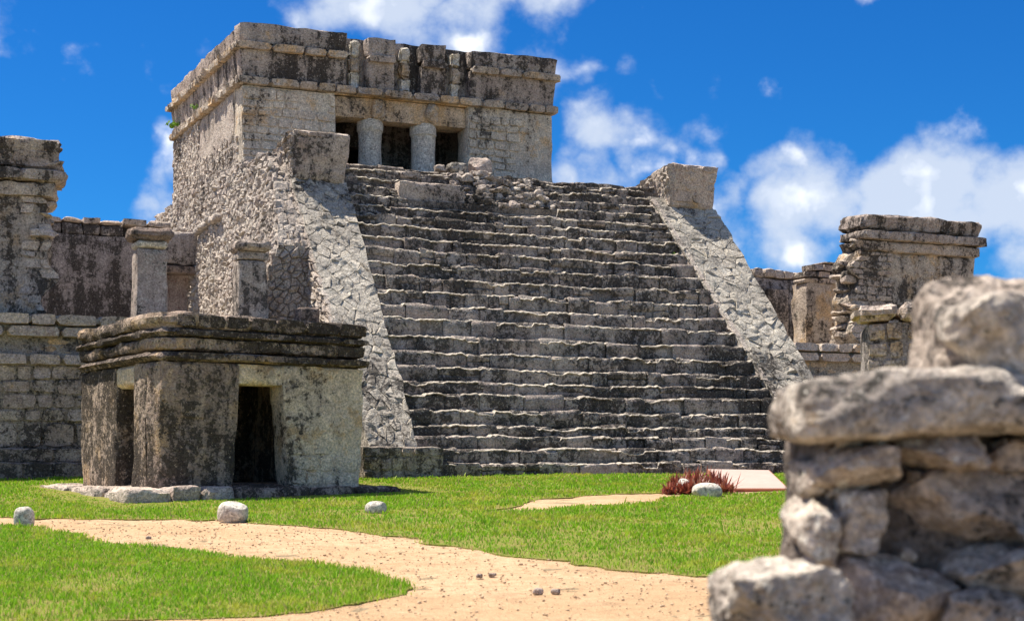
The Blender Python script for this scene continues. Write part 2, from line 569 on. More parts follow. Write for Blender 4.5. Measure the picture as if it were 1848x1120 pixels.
M['lintel'] = limestone('ochre_lintel', (.62, .47, .32), (.52, .39, .275), (.70, .57, .43), dark=.36, pale_amt=.25, ochre=.7, streak=.4, bump=.015, crack=.4)
M['column'] = limestone('column_stucco', (.58, .53, .45), (.50, .45, .38), (.66, .61, .53), dark=.24, pale_amt=.4, streak=.4, bump=.014, crack=.3)
M['block'] = limestone('dressed_block', (.56, .465, .395), (.45, .36, .31), (.66, .58, .485), dark=.42, pale_amt=.28, ochre=.12, streak=.2, bump=.022, var=.7, crack=.3)
M['shrine'] = limestone('shrine_stucco', (.48, .375, .30), (.37, .275, .22), (.72, .57, .40), dark=.68, pale_amt=.42, ochre=.42, streak=.35, bump=.03, off=(7, 0, 3), crack=.4)
M['shrine_pale'] = limestone('shrine_plaster', (.78, .64, .48), (.66, .53, .40), (.84, .72, .57), dark=.29, fleck=.3, pale_amt=.35, ochre=.40, streak=.3, bump=.025, off=(5, 8, 0), crack=.22)
M['shrine_band'] = limestone('shrine_cornice', (.37, .29, .235), (.28, .215, .18), (.54, .435, .32), dark=.68, pale_amt=.2, ochre=.22, streak=.2, bump=.03, off=(3, 3, 9), crack=.2)
M['wing'] = limestone('wing_stucco', (.53, .44, .36), (.42, .345, .29), (.63, .56, .46), dark=.48, pale_amt=.35, ochre=.45, streak=.4, bump=.022, off=(8, 4, 2), crack=.6)
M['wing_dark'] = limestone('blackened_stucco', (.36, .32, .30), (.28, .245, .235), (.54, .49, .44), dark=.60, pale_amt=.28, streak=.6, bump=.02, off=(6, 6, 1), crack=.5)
M['pink'] = limestone('painted_plaster', (.50, .41, .37), (.44, .34, .31), (.58, .50, .45), dark=.38, pale_amt=.2, streak=.5, bump=.01, black=(.16, .035, .04), crack=0)
M['pier'] = limestone('pier_stucco', (.52, .445, .38), (.42, .345, .30), (.62, .56, .48), dark=.48, pale_amt=.4, streak=.35, bump=.018, off=(3, 9, 5), crack=.4)
M['cap'] = limestone('cap_stone', (.30, .225, .185), (.24, .18, .15), (.44, .35, .28), dark=.55, pale_amt=.15, streak=.1, bump=.02, crack=0)
M['near'] = limestone('wall_fieldstone', (.60, .525, .445), (.44, .36, .305), (.86, .81, .71), dark=.48, sc=2.4, pale_amt=.40, ochre=.06, streak=.05, bump=.014, var=.4, fine=.7, crack=0)
M['near_brown'] = limestone('brown_fieldstone', (.48, .395, .33), (.37, .29, .24), (.74, .65, .55), dark=.50, sc=2.4, pale_amt=.32, ochre=.06, streak=.05, bump=.010, fine=.7, crack=0)
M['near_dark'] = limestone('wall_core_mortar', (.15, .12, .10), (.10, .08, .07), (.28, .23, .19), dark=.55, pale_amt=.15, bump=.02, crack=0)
M['boulder'] = limestone('pale_boulder', (.54, .505, .44), (.47, .43, .37), (.62, .59, .53), dark=.16, pale_amt=.3, streak=0, bump=.006, var=.2, crack=0)

def sand_material():
    k = NB('sand')
    n1 = k.noise(.7, 5, .6); n2 = k.noise(9, 8, .65); n3 = k.noise(70, 4, .7); n4 = k.noise(2.2, 7, .7, .5, st=(1, 1.6, 1))
    col = k.mix(k.ramp(n1, .35, .65), (.54, .36, .205), (.64, .45, .275))
    col = k.mix(k.ramp(n2, .35, .75), col, (.48, .31, .175))
    col = k.mix(k.math('MULTIPLY', k.ramp(n4, .52, .68), .55), col, (.36, .225, .13))
    col = k.mix(1.0, col, k.mix(k.ramp(n3, .3, .7), (.72, .70, .68), (1.22, 1.2, 1.18)), 'MULTIPLY')
    h = k.math('ADD', k.math('MULTIPLY', n2, 1.0), k.math('ADD', k.math('MULTIPLY', n3, .5), k.math('MULTIPLY', n1, .4)))
    return k.finish(col, .95, h, .03, 1.0, spec=.1)
M['sand'] = sand_material()

def soil_material(name, c1, c2):
    k = NB(name)
    n1 = k.noise(3, 8, .65); n2 = k.noise(40, 5, .7)
    col = k.mix(k.ramp(n1, .35, .65), c1, c2)
    col = k.mix(1.0, col, k.mix(k.ramp(n2, .3, .7), (.6, .6, .6), (1.25, 1.25, 1.25)), 'MULTIPLY')
    return k.finish(col, .95, n2, .02, 1.0, spec=.1)
M['turf'] = soil_material('turf_soil', (.20, .23, .04), (.27, .22, .07))
M['earth'] = soil_material('earth', (.36, .27, .16), (.30, .22, .13))

def grass_material():
    k = NB('grass_blades')
    r = k.geo.outputs['Random Per Island']
    n1 = k.noise(.8, 5, .6); n2 = k.noise(4.5, 5, .6)
    col = k.mix(r, (.15, .37, .012), (.33, .55, .025))
    col = k.mix(k.ramp(k.math('ADD', k.math('MULTIPLY', n1, .55), k.math('MULTIPLY', n2, .45)), .47, .63), col, (.50, .52, .06))
    col = k.mix(k.ramp(k.math('FRACT', k.math('MULTIPLY', r, 13.7)), .78, .90), col, (.50, .42, .15))
    return k.finish(col, .55, None, spec=.25, translucent=.38)
M['grass'] = grass_material()

def leaf_material(name, c1, c2):
    k = NB(name)
    r = k.island(3.3)
    return k.finish(k.mix(r, c1, c2), .45, None, spec=.4, translucent=.2)
M['red_leaf'] = leaf_material('red_leaf', (.20, .045, .03), (.40, .13, .075))
M['dry_leaf'] = leaf_material('dry_leaf', (.42, .28, .16), (.30, .12, .08))
M['green_leaf'] = leaf_material('green_leaf', (.09, .22, .01), (.20, .34, .03))

def board_material(name, c1, c2, grain=1.0):
    k = NB(name)
    n1 = k.noise(1.5, 5, .6, st=(1, 1, 1)); n2 = k.noise(26, 6, .7, st=(.35, 2.0, 1))
    col = k.mix(k.ramp(k.math('ADD', k.math('MULTIPLY', n1, .4), k.math('MULTIPLY', n2, .6)), .35, .7), c1, c2)
    return k.finish(col, .8, n2, .004, 1.0, spec=.2)
M['panel'] = board_material('pink_panel_face', (.44, .325, .265), (.52, .41, .345))
M['panel_edge'] = board_material('terracotta_edge', (.40, .15, .09), (.48, .21, .13))

# ------------------------------------------------------------------ ground, path, lawn
GS = .0517
def gz(y):
    """height of the sloping ground at distance y (level beyond the pyramid's foot)"""
    return CZ - 1.78 + GS * np.minimum(y, 31.0)
def G(px, py):
    y = 5162.0 / (py - 690.0)
    return ((px - 924) / F * y, y)
def at(px, py, y):
    return Vector(((px - 924) / F * y, y, CZ + (HZ - py) / F * y))

def ground_sheet():
    ys = [-60, -10, 0, 10, 20, 31, 60, 150, 600, 3000]
    xs = [-3000, -300, -60, -20, 0, 20, 60, 300, 3000]
    V = [(x, y, float(gz(y)) - .004) for y in ys for x in xs]
    return V, grid_faces(len(xs) - 1, len(ys) - 1)
V, Fc = ground_sheet()
tag(mesh_obj('ground', V, Fc, M['earth'], smooth=False), kind='structure')

FAR_EDGE = [(-900, 930), (-300, 934), (0, 936), (132, 938), (320, 938), (400, 940), (480, 946), (600, 956), (727, 970), (813, 989), (908, 1004),
            (995, 1015), (1073, 1024), (1160, 1035), (1246, 1041), (1333, 1043), (1600, 1050), (2600, 1060)]
P2_LOW = [(2600, 884), (1500, 888), (1385, 890), (1307, 894), (1245, 898), (1203, 901), (1181, 909), (1073, 914), (943, 922), (856, 924), (804, 926)]
P2_UP = [(917, 918), (986, 901), (1073, 894), (1203, 891), (1341, 886), (1500, 880), (2600, 870)]
NEAR = [(-900, 938), (-300, 944), (0, 950), (80, 954), (160, 974), (240, 988), (360, 996), (480, 1014), (600, 1024), (721, 1048), (741, 1062),
        (725, 1074), (657, 1090), (560, 1108), (480, 1116), (280, 1120), (0, 1136), (-300, 1160), (-900, 1220)]

def dense(pts, step=.07, jit=.02, seed=1):
    out = []
    n = len(pts)
    for i in range(n):
        a = np.array(pts[i]); b = np.array(pts[(i + 1) % n])
        k = max(1, min(260, int(np.linalg.norm(b - a) / step)))
        for j in range(k):
            out.append(a + (b - a) * j / k)
    P = np.array(out)
    P3 = np.c_[P, np.zeros(len(P))]
    P = P + (vecfbm(P3, 2.2, 4, seed) * jit * 1.6)[:, :2]
    return P

def slab_poly(P, top, bottom, name, mat):
    n = len(P)
    zt = gz(P[:, 1]) + top
    zb = gz(P[:, 1]) + bottom
    V = np.r_[np.c_[P, zt], np.c_[P, zb]]
    Fc = [tuple(range(n))] + [(i, i + n, (i + 1) % n + n, (i + 1) % n) for i in range(n)]
    return mesh_obj(name, V, Fc, mat, smooth=False)

def poly_area_sign(P):
    x, y = P[:, 0], P[:, 1]
    return np.sum(x * np.roll(y, -1) - np.roll(x, -1) * y)

lawn1 = [G(*p) for p in FAR_EDGE] + [G(*p) for p in P2_LOW] + [G(*p) for p in P2_UP] + [(22, 30.9), (-24, 30.9)]
lawn2 = [G(*p) for p in NEAR]
L1 = dense(lawn1, .06, .075, 3)
L2 = dense(lawn2, .045, .06, 9)
for P, nm in ((L1, 'lawn'), (L2, 'lawn')):
    if poly_area_sign(P) < 0:
        P = P[::-1]
    tag(slab_poly(P, .018, -.05, nm, M['turf']), kind='structure')

def path_mesh(poly, res=.07, lift=.0, seed=4):
    """sheet of trodden sand with faint ruts, clipped to a rectangle in (x,y)"""
    x0, x1, y0, y1 = poly
    nx = int((x1 - x0) / res); ny = int((y1 - y0) / res)
    X, Y = np.meshgrid(np.linspace(x0, x1, nx + 1), np.linspace(y0, y1, ny + 1))
    P = np.c_[X.ravel(), Y.ravel(), np.zeros(X.size)]
    Z = gz(P[:, 1]) + .004 + .008 * fbm(P, 2.6, 4, seed, .6) + lift
    P[:, 2] = Z
    return P, grid_faces(nx, ny)
V, Fc = path_mesh((-9, 7, 9.5, 21.6))
tag(mesh_obj('path', V, Fc, M['sand']), kind='structure')
V, Fc = path_mesh((-2.2, 9, 21.4, 28.2), .14, 0, 6)
tag(mesh_obj('path', V, Fc, M['sand']), kind='structure')

def inside(P, poly):
    x, y = P[:, 0], P[:, 1]
    r = np.zeros(len(P), bool)
    px, py = poly[:, 0], poly[:, 1]
    j = len(poly) - 1
    for i in range(len(poly)):
        if py[i] != py[j]:
            c = ((py[i] > y) != (py[j] > y)) & (x < (px[j] - px[i]) * (y - py[i]) / (py[j] - py[i]) + px[i])
            r ^= c
        j = i
    return r

CA = math.radians(24.0)
CU = np.array([math.cos(CA), math.sin(CA)]); CV = np.array([-math.sin(CA), math.cos(CA)])
CO = np.array([-1.231, 30.0])
SA = math.radians(32.0)
SU = np.array([math.cos(SA), math.sin(SA)]); SV = np.array([-math.sin(SA), math.cos(SA)])
SO = np.array([(283 - 924) / F * 24.2, 24.2])

def grass():
    rng = np.random.default_rng(5)
    pts = []
    # candidates are sown only over the ground in front of the camera, thinner with distance
    for poly, y0, y1, base in ((L2, 11.2, 21.0, 2600), (L1, 14.0, 31.0, 1500)):
        yy = np.arange(y0, y1, .25)
        for y in yy:
            hw = y * .345 + .4
            dens = base * min(1.0, (15.0 / y) ** 1.1)
            n = int(dens * 2 * hw * .25)
            pts_ = np.c_[rng.uniform(-hw, hw, n), rng.uniform(y, y + .25, n)]
            pts.append(pts_[inside(pts_, poly[::2])])
    P = np.concatenate(pts)
    P = P[rng.random(len(P)) < np.clip(.82 + .55 * fbm(np.c_[P, np.zeros(len(P))], 1.1, 4, 61, .6), .25, 1)]
    # keep off the shrine and the buildings
    d = P - SO
    su, sv = d @ SU, d @ SV
    P = P[~((su > -.75) & (su < 4.1) & (sv > -.50) & (sv < 4.3))]
    d = P - CO
    cu, cv = d @ CU, d @ CV
    P = P[~((cv > -.0) & (cu > -1.55) & (cu < 9.6)) & ~((cv > 2.45))]
    n = len(P)
    P = P + rng.normal(0, .035, P.shape)
    y = P[:, 1]
    P3 = np.c_[P, np.zeros(n)]
    tuft = fbm(P3, 3.0, 3, 11)
    patch = fbm(P3, .55, 3, 23)
    h = (.040 + .017 * tuft + .010 * patch + rng.uniform(-.012, .02, n)).clip(.016, .10)
    tall = rng.random(n) < .006
    h = np.where(tall, h * 1.9, h)
    d = P - SO
    su, sv = d @ SU, d @ SV
    h = np.where((su > -1.2) & (su < 4.8) & (sv > -1.3) & (sv < 4.5), h * .5, h)
    w = np.maximum(.0042, .00030 * y) * rng.uniform(.8, 1.6, n)
    az = rng.uniform(0, 2 * np.pi, n)
    lean = rng.uniform(.1, .75, n) * h
    la = rng.uniform(0, 2 * np.pi, n)
    z0 = gz(y) + .012
    bx = np.c_[np.cos(az), np.sin(az)] * w[:, None]
    A = np.c_[P - bx, z0]; B = np.c_[P + bx, z0]
    mid = P + np.c_[np.cos(la), np.sin(la)] * (lean * .35)[:, None]
    C = np.c_[mid + bx * .8, z0 + h * .6]; D = np.c_[mid - bx * .8, z0 + h * .6]
    T = np.c_[P + np.c_[np.cos(la), np.sin(la)] * lean[:, None], z0 + h]
    V = np.stack([A, B, C, D, T], 1).reshape(-1, 3)
    i = np.arange(n) * 5
    loops = np.stack([i, i + 1, i + 2, i + 3, i + 3, i + 2, i + 4], 1).ravel()
    starts = np.stack([np.arange(n) * 7, np.arange(n) * 7 + 4], 1).ravel()
    me = bpy.data.meshes.new('grass')
    me.vertices.add(len(V)); me.vertices.foreach_set('co', V.ravel())
    me.loops.add(len(loops)); me.loops.foreach_set('vertex_index', loops.astype(np.int32))
    me.polygons.add(len(starts)); me.polygons.foreach_set('loop_start', starts.astype(np.int32))
    me.update(calc_edges=True)
    me.materials.append(M['grass'])
    o = bpy.data.objects.new('grass', me)
    link(o)
    tag(o, 'short bright green grass covering the lawns beside the sandy path', 'grass', kind='stuff')
grass()

# ------------------------------------------------------------------ stepped pyramid
CBZ = CZ - .23                               # height of the pyramid's foot
castle = empty('stepped_pyramid', (CO[0], CO[1], CBZ), CA,
               'great weathered grey stone pyramid with a broad steep central stairway', 'pyramid')
YS = [860, 835, 809, 786, 766, 739, 710, 687, 661, 634, 605, 574, 550, 523, 497, 472, 446, 425, 402, 384, 366, 348, 332, 316, 300]
HS = []
for yv in YS:
    kk = (HZ - yv) / F
    HS.append((30.02 * kk + .23) / (1 - .8274 * kk))
HS[0] = .035
HS[-1] = 6.86
HTOP = 7.0
HS.append(HTOP)
def vs(h):                                   # stair slope: distance back at height h
    return .131 + .9058 * h if h > .6 else h * 1.05
def uL(h): return -.4 + .35 * (h - .6) / 6.2
def uR(h): return 8.32 - .78 * h / 6.9

def sag(u, h):
    """the steps dip and wander after a thousand years"""
    P = np.c_[np.asarray(u, float), np.full(np.shape(u), h * 1.7), np.zeros(np.shape(u))]
    return .020 * fbm(P, .8, 4, 31, .6) - .05 * np.sin(np.pi * np.clip((np.asarray(u) - 0) / 8, 0, 1)) * (h / 7)

def staircase():
    rng = np.random.default_rng(12)
    # core: one recessed mortar mass under the facing stones
    n = len(HS)
    parts = []
    us = np.linspace(-.6, 8.5, 60)
    prof = []
    hb = -.4
    for i, h in enumerate(HS):
        v = vs(HS[i - 1] if i else 0.0) if i else -.02
        prof.append((v + .05, hb - .01)); prof.append((v + .05, h - .035)); hb = h - .035
    prof.append((9.0, HTOP - .04))
    V = []
    for (v, h) in prof:
        s = sag(us, max(h, 0))
        V += list(zip(us, v + .012 * rng.normal(0, 1, len(us)), h + s + .006 * rng.normal(0, 1, len(us))))
    core = mesh_obj('staircase', V, grid_faces(len(us) - 1, len(prof) - 1), M['stair_mortar'], castle)
    stones = []
    ruin = lambda u, h: 6.15 < h and abs(u - (3.75 + (6.7 - h) * .3)) < 1.15 and h < 6.95
    for i, h in enumerate(HS):
        h0 = HS[i - 1] if i else -.25
        v0 = vs(HS[i - 1]) if i else -.02
        run = vs(h) - v0 if i < n - 1 else .9
        lo = -.02 if h < .62 else uL(h) - .05
        hi = uR(h) + .06
        u = lo
        up = h > 3.6
        while u < hi - .02:
            w = rng.uniform(.22, .72) if up else rng.uniform(.30, 1.0)
            e = u + w
            if hi - e < .25:
                e = hi
            um = .5 * (u + e)
            if not (ruin(um, h) or (1.15 < um < 2.65 and 6.05 < h < 6.62)):
                two = rng.random() < (.30 if up else .08)
                spans = [(h0, h)] if not two else [(h0, h0 + (h - h0) * rng.uniform(.42, .58)), None]
                if two:
                    spans[1] = (spans[0][1], h)
                for (za, zb) in spans:
                    top = zb == h
                    stones.append(step_stone(u, e, v0, run, za, zb, h, top, rng))
            u = e
    add_stones(stones, 'step_stone', M['step'], core, 300, 'step_masonry')
    # tread lips: pale colour paints the sunlit line along each worn step edge, broken here and there
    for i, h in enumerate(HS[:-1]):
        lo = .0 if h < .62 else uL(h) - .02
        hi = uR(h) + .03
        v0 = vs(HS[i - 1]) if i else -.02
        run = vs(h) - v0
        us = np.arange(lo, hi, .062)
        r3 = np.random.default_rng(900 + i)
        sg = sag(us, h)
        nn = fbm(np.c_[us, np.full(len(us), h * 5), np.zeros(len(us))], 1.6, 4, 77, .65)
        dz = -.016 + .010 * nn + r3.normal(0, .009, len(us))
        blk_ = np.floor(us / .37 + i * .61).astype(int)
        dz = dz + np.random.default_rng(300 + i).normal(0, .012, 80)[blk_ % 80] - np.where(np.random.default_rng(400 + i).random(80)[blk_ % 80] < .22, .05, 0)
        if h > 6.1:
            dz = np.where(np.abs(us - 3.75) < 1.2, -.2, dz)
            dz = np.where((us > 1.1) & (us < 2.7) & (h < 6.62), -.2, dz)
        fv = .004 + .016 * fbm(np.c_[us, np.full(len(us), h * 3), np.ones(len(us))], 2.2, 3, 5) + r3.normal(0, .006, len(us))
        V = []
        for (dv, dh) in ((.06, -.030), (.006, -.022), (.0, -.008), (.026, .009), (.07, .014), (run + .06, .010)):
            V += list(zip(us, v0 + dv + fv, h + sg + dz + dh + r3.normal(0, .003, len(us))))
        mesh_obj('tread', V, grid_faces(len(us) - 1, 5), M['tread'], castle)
    # the surviving smooth stucco riser near the top, left of the collapse
    V, Fc = rbox((1.12, 2.7, vs(6.05) + .03, vs(6.05) + .6, 6.02, 6.55), .09, .018, 3, 5)
    mesh_obj('stucco_riser', V, Fc, M['block'], castle)
    # collapsed core
    for j in range(230):
        hh = rng.uniform(6.15, 7.0)
        uu = 3.75 + (6.7 - hh) * .3 + rng.uniform(-1.25, 1.15)
        sz = rng.uniform(.07, .20) * (1.5 if rng.random() < .15 else 1)
        V, Fc = blob((sz * rng.uniform(1, 1.9), sz * 1.2, sz * rng.uniform(.6, .95)), 4, 5, .10, 2.0, 100 + j, 9, 2, .55)
        c, s = math.cos(j), math.sin(j)
        V = V @ np.array([[c, -s, 0], [s, c, 0], [0, 0, 1]]).T
        V = V + np.array([uu, vs(hh) - .01 + rng.uniform(-.08, .07), hh - .03 + rng.uniform(-.03, .05)])
        mesh_obj('fallen_stone', V, Fc, M['step'] if j % 3 else M['rubble'], core, smooth=False, centre=True)
    V, Fc = rbox((2.35, 5.0, vs(6.1) + .12, 8.2, 5.8, 6.9), .10, .07, 3.0, 8,
                 lambda P: np.c_[P[:, 0], P[:, 1], np.minimum(P[:, 2], (P[:, 1] - .131) / .9058 - .02 + .04 * np.sin(P[:, 0] * 9))])
    mesh_obj('rubble_core', V, Fc, M['step'], castle, smooth=False)

def step_stone(u0, u1, v0, run, h0, h1, hstep, top, rng):
    w = u1 - u0
    H = h1 - h0
    g = .005 * rng.uniform(.2, 1.8)
    ss = np.array([0, .05, .33, .67, .95, 1.0])
    us = u0 + g + (w - 2 * g) * ss
    fo = rng.normal(0, .026)
    ht = rng.normal(0, .018) if top else -.006
    tilt = rng.normal(0, .010)
    if top:
        prof = [(.05, -.02), (.010, .03 * H), (-.004, .35 * H), (-.002, .74 * H), (.014, .91 * H), (.050, H), (run + .07, H - .002)]
    else:
        prof = [(.05, -.02), (.012, .04 * H), (-.006, .4 * H), (-.006, .8 * H), (.014, H - .01), (.06, H)]
    V = []
    sg = sag(us, hstep)
    for (dv, dh) in prof:
        fr = dv < .05
        inset = np.where((ss < .01) | (ss > .99), .03, 0)
        nz = rng.normal(0, .009, 6) if fr else rng.normal(0, .004, 6)
        hz = rng.normal(0, .012, 6) if dh > .6 * H else np.zeros(6)
        endd = np.where((ss < .2) & (ss > .01) | (ss > .9) & (ss < .99), .008, 0)
        V += list(zip(us, v0 + dv + fo + nz + inset * (1 if dv < .2 else .2) + endd,
                      h0 + dh + sg + (ht + hz + tilt * (ss - .5) * 2) * (dh / max(H, .01)) - inset * (.55 if dh > .5 * H else 0)))
    return np.array(V), grid_faces(5, len(prof) - 1), w * H
staircase()

def balustrade(side):
    if side == 'l':
        ui = lambda h: uL(h)
        uo = lambda h: -1.38 + .06 * h / 7
    else:
        ui = lambda h: uR(h) + .02
        uo = lambda h: 9.55 - .04 * h
    vb = lambda h: vs(max(h, .61)) - .30
    hb, ht = .58, 6.42
    lo = (lambda h: uo(h)) if side == 'l' else (lambda h: ui(h))
    hi = (lambda h: ui(h)) if side == 'l' else (lambda h: uo(h))
    # core prism, recessed
    hs = np.linspace(hb - .9, ht + .25, 40)
    V = []
    for h in hs:
        a, b = lo(h) + .03, hi(h) - .03
        vf = vb(h) + .07
        for (u, v) in ((a, vf + 3.2), (a, vf + 1.6), (a, vf + .8), (a, vf), (a + (b - a) * .33, vf), (a + (b - a) * .67, vf), (b, vf), (b, vf + .8), (b, vf + 1.6), (b, vf + 3.2)):
            V.append((u, v, h))
    V = np.array(V); V = V + .02 * vecfbm(V, 2.5, 3, 3)
    part = mesh_obj('balustrade', V, grid_faces(9, len(hs) - 1), M['coping'], castle)
    sd_ = 41 if side == 'l' else 42
    def S(a, b, d):
        w = fbm(np.c_[a * 0 + sd_, b, a * .3], 2.3, 4, sd_, .6)          # ragged edges
        dip = fbm(np.c_[a, b, a * 0 + sd_], 1.6, 4, sd_ + 5, .6)         # hollows worn in the paving
        d = d + .028 * dip
        t = np.clip((a - .525) / .525, -1, 1)
        l = np.array([lo(y) for y in b]); h_ = np.array([hi(y) for y in b])
        return np.stack([l + (h_ - l) * a / 1.05 + .035 * w * np.abs(t) ** 3, np.array([vb(x) for x in b]) + .05 - d * .74, b + d * .67], 1)
    st = rubble_fill(S, 0, 1.05, hb, ht, .165, sd_, 1.75, gap=.003, bulge=.020, depth=.016, rough=.8, jit=.48)
    add_stones(st, 'coping_stone', M['coping'], part, 300)
    if side == 'r':      # inner cheek seen above the step ends
        S2 = lambda a, b, d: np.stack([np.array([ui(x) for x in b]) + .05 - d, np.array([vb(x) for x in b]) + 1.0 - a, b], 1)
        st = rubble_fill(S2, .05, 1.0, hb, ht + .2, .19, 44, gap=.010, bulge=.04, depth=.06)
        add_stones(st, 'cheek_stone', M['rubble'], part, 300)
    else:                # outer cheek of the left balustrade, raw rubble
        S2 = lambda a, b, d: np.stack([np.array([uo(x) for x in b]) - .0 - d, np.array([vb(x) for x in b]) + 3.2 - a, b], 1)
        st = rubble_fill(S2, .0, 3.15, 2.3, ht + .2, .155, 45, gap=.008, bulge=.04, depth=.07, rough=.5)
        add_stones(st, 'cheek_stone', M['rubble'], part, 300)
    # flared block crowning the top
    u0, u1 = (-1.30, -.12) if side == 'l' else (8.02, 9.2)
    vf = 5.62
    def warp(P):
        t = np.clip((P[:, 2] - 6.5) / .95, -.2, 1.2)
        P = P.copy()
        f = np.clip(1 - (P[:, 1] - vf) / .5, 0, 1)
        P[:, 1] -= .13 * t * f
        P[:, 0] += .10 * t * np.where(P[:, 0] > (u0 + u1) / 2, 1, -.5)
        back = np.clip((P[:, 1] - vf - .3) / 2.2, 0, 1)
        P[:, 2] -= back * .42 * np.clip((P[:, 2] - 6.4), 0, 1)
        return P
    V, Fc = rbox((u0, u1, vf, vf + 2.4, 6.38, 7.46), .09, .022, 3, 60 if side == 'l' else 61, warp, edge=.03)
    blk = mesh_obj('crowning_block', V, Fc, M['block'], castle)
    def fl(P):
        return warp(P)
    S3 = lambda a, b, d: fl(np.stack([a, np.full(np.shape(a), vf + .02) - d, b], 1))
    st = course_fill(S3, u0 + .03, u1 - .03, 6.52, 7.44, (.20, .32), (.28, .6), 71 if side == 'l' else 72, gap=.018, bulge=.04, depth=.06, wav=.03)
    add_stones(st, 'block_stone', M['block'], blk)
    S4 = lambda a, b, d: fl(np.stack([np.full(np.shape(a), u0 + .02) - d, vf + 2.35 - a, b], 1))
    st = rubble_fill(S4, .05, 2.3, 6.45, 7.44, .16, 73 if side == 'l' else 74, gap=.008, bulge=.045, depth=.06, rough=.5)
    add_stones(st, 'cheek_stone', M['rubble'], blk)
balustrade('l')
balustrade('r')

def pedestal():
    V, Fc = rbox((-1.62, -.02, .03, 1.1, -.4, .585), .12, .015, 2.5, 14)
    p = mesh_obj('pedestal', V, Fc, M['mortar'], castle)
    S = lambda a, b, d: np.stack([a, .04 - d, b], 1)
    st = course_fill(S, -1.62, -.66, -.2, .58, (.14, .25), (.22, .45), 81, gap=.012, bulge=.035, depth=.05, wav=.03)
    st.append(facing_stone(S, [(-.64, -.2), (-.03, -.2), (-.03, .40), (-.64, .42)], .008, .02, .05, np.random.default_rng(3)))
    st.append(facing_stone(S, [(-.64, .42), (-.03, .40), (-.03, .58), (-.64, .58)], .008, .03, .05, np.random.default_rng(4)))
    add_stones(st, 'pedestal_stone', M['step'], p)
pedestal()

def platform():
    # body of the pyramid behind and beside the stair
    def us_(v, h):
        k = np.clip((v - 5.0) / 4.0, 0, 1)
        bat = .95 * (1 - k) + .22 * k
        return -2.42 + bat * np.clip((h - 3.2) / 3.8, -.3, 1.05)
    def topz(v):
        return min(7.02 - .10 * np.clip((v - 9) / 6, 0, 1) + .05 * math.sin(v * 5), (v - .131) / .9058 + .18)
    vs_ = np.linspace(4.3, 15.6, 70); hs = np.linspace(-.3, 7.0, 45)
    V = []
    for h in hs:
        for v in vs_:
            V.append((us_(v, h) + .04, v, min(h, topz(v))))
    o1 = len(V)
    V1 = np.array(V); V1 += .03 * vecfbm(V1, 1.8, 3, 5)
    F1 = [q[::-1] for q in grid_faces(len(vs_) - 1, len(hs) - 1)]
    # front return, top and far side
    uu = np.linspace(0, 1, 8)
    V2 = np.array([(us_(4.3, h) + .04 + (-1.2 - us_(4.3, h)) * t, 4.34, h) for h in hs[hs < topz(4.3)] for t in uu])
    F2 = grid_faces(7, int((hs < topz(4.3)).sum()) - 1)
    V3 = np.array([(us_(v, 7.0) + .04 + t * ((-1.0 - us_(v, 7.0)) if v < 8.3 else 11.0), v, topz(v) - .03) for v in vs_ for t in uu]); V3[:, 2] += .03 * fbm(V3, 2, 3, 9)
    F3 = grid_faces(7, len(vs_) - 1)
    V4, F4 = rbox((8.3, 9.1, 7.0, 15.6, -.3, 6.9), .5, .04, 1.5, 8)
    V, Fc = joined([(V1, F1), (V2, F2), (V3, F3), (V4, F4)])
    p = mesh_obj('platform', V, Fc, M['mortar'], castle)
    S = lambda a, b, d: np.stack([us_(15.6 - a, b) - d, 15.6 - a, b + .12 * d], 1)
    def keep(a, b, r):
        return b < topz(15.6 - a) - .02
    st = rubble_fill(S, 0.0, 11.3, 2.9, 7.0, .155, 51, 1.3, gap=.008, bulge=.038, depth=.07, keep=keep, rough=.5)
    S2 = lambda a, b, d: np.stack([us_(4.3, b) + a, 4.32 - d, b], 1)
    st += rubble_fill(S2, 0, 1.15, 2.9, topz(4.3), .15, 52, 1.3, gap=.008, bulge=.038, depth=.07, rough=.5)
    S3 = lambda a, b, d: np.stack([a, b, np.array([topz(x) for x in b]) - .02 + d], 1)
    st += course_fill(S3, 0, 1, 4.3, 8.0, (.10, .24), (.12, .30), 53, gap=.006, bulge=.05, depth=.07, wav=.05, skew=.6, rough=.5,
                      alo=lambda b: float(us_(b, topz(b))), ahi=lambda b: -1.22)
    add_stones(st, 'rubble_stone', M['rubble'], p, 300, 'rubble_facing')
    # broken springing ledge over the wing's side room
    rng = np.random.default_rng(9)
    for j in range(6):
        v = 10.1 - j * .34 + rng.normal(0, .05)
        s = rng.uniform(.18, .42)
        V, Fc = blob((.26, s * 1.25, .17), 5, 3.5, .08, 2, 300 + j, 4, 2)
        V += np.array([float(us_(v, 5.85)) - .06, v, 5.86 + rng.normal(0, .04)])
        mesh_obj('ledge_stone', V, Fc, M['rubble'], p, centre=True)
    for j in range(34):      # loose stones along the ragged upper edge
        v = rng.uniform(5.4, 15.4)
        s = rng.uniform(.14, .32)
        V, Fc = blob((s, s * 1.2, s * .7), 5, 3, .1, 2, 400 + j, 5, 2)
        V += np.array([float(us_(v, topz(v))) + rng.uniform(.05, .25), v, topz(v) - .05])
        mesh_obj('edge_stone', V, Fc, M['rubble'], p, smooth=False, centre=True)
platform()

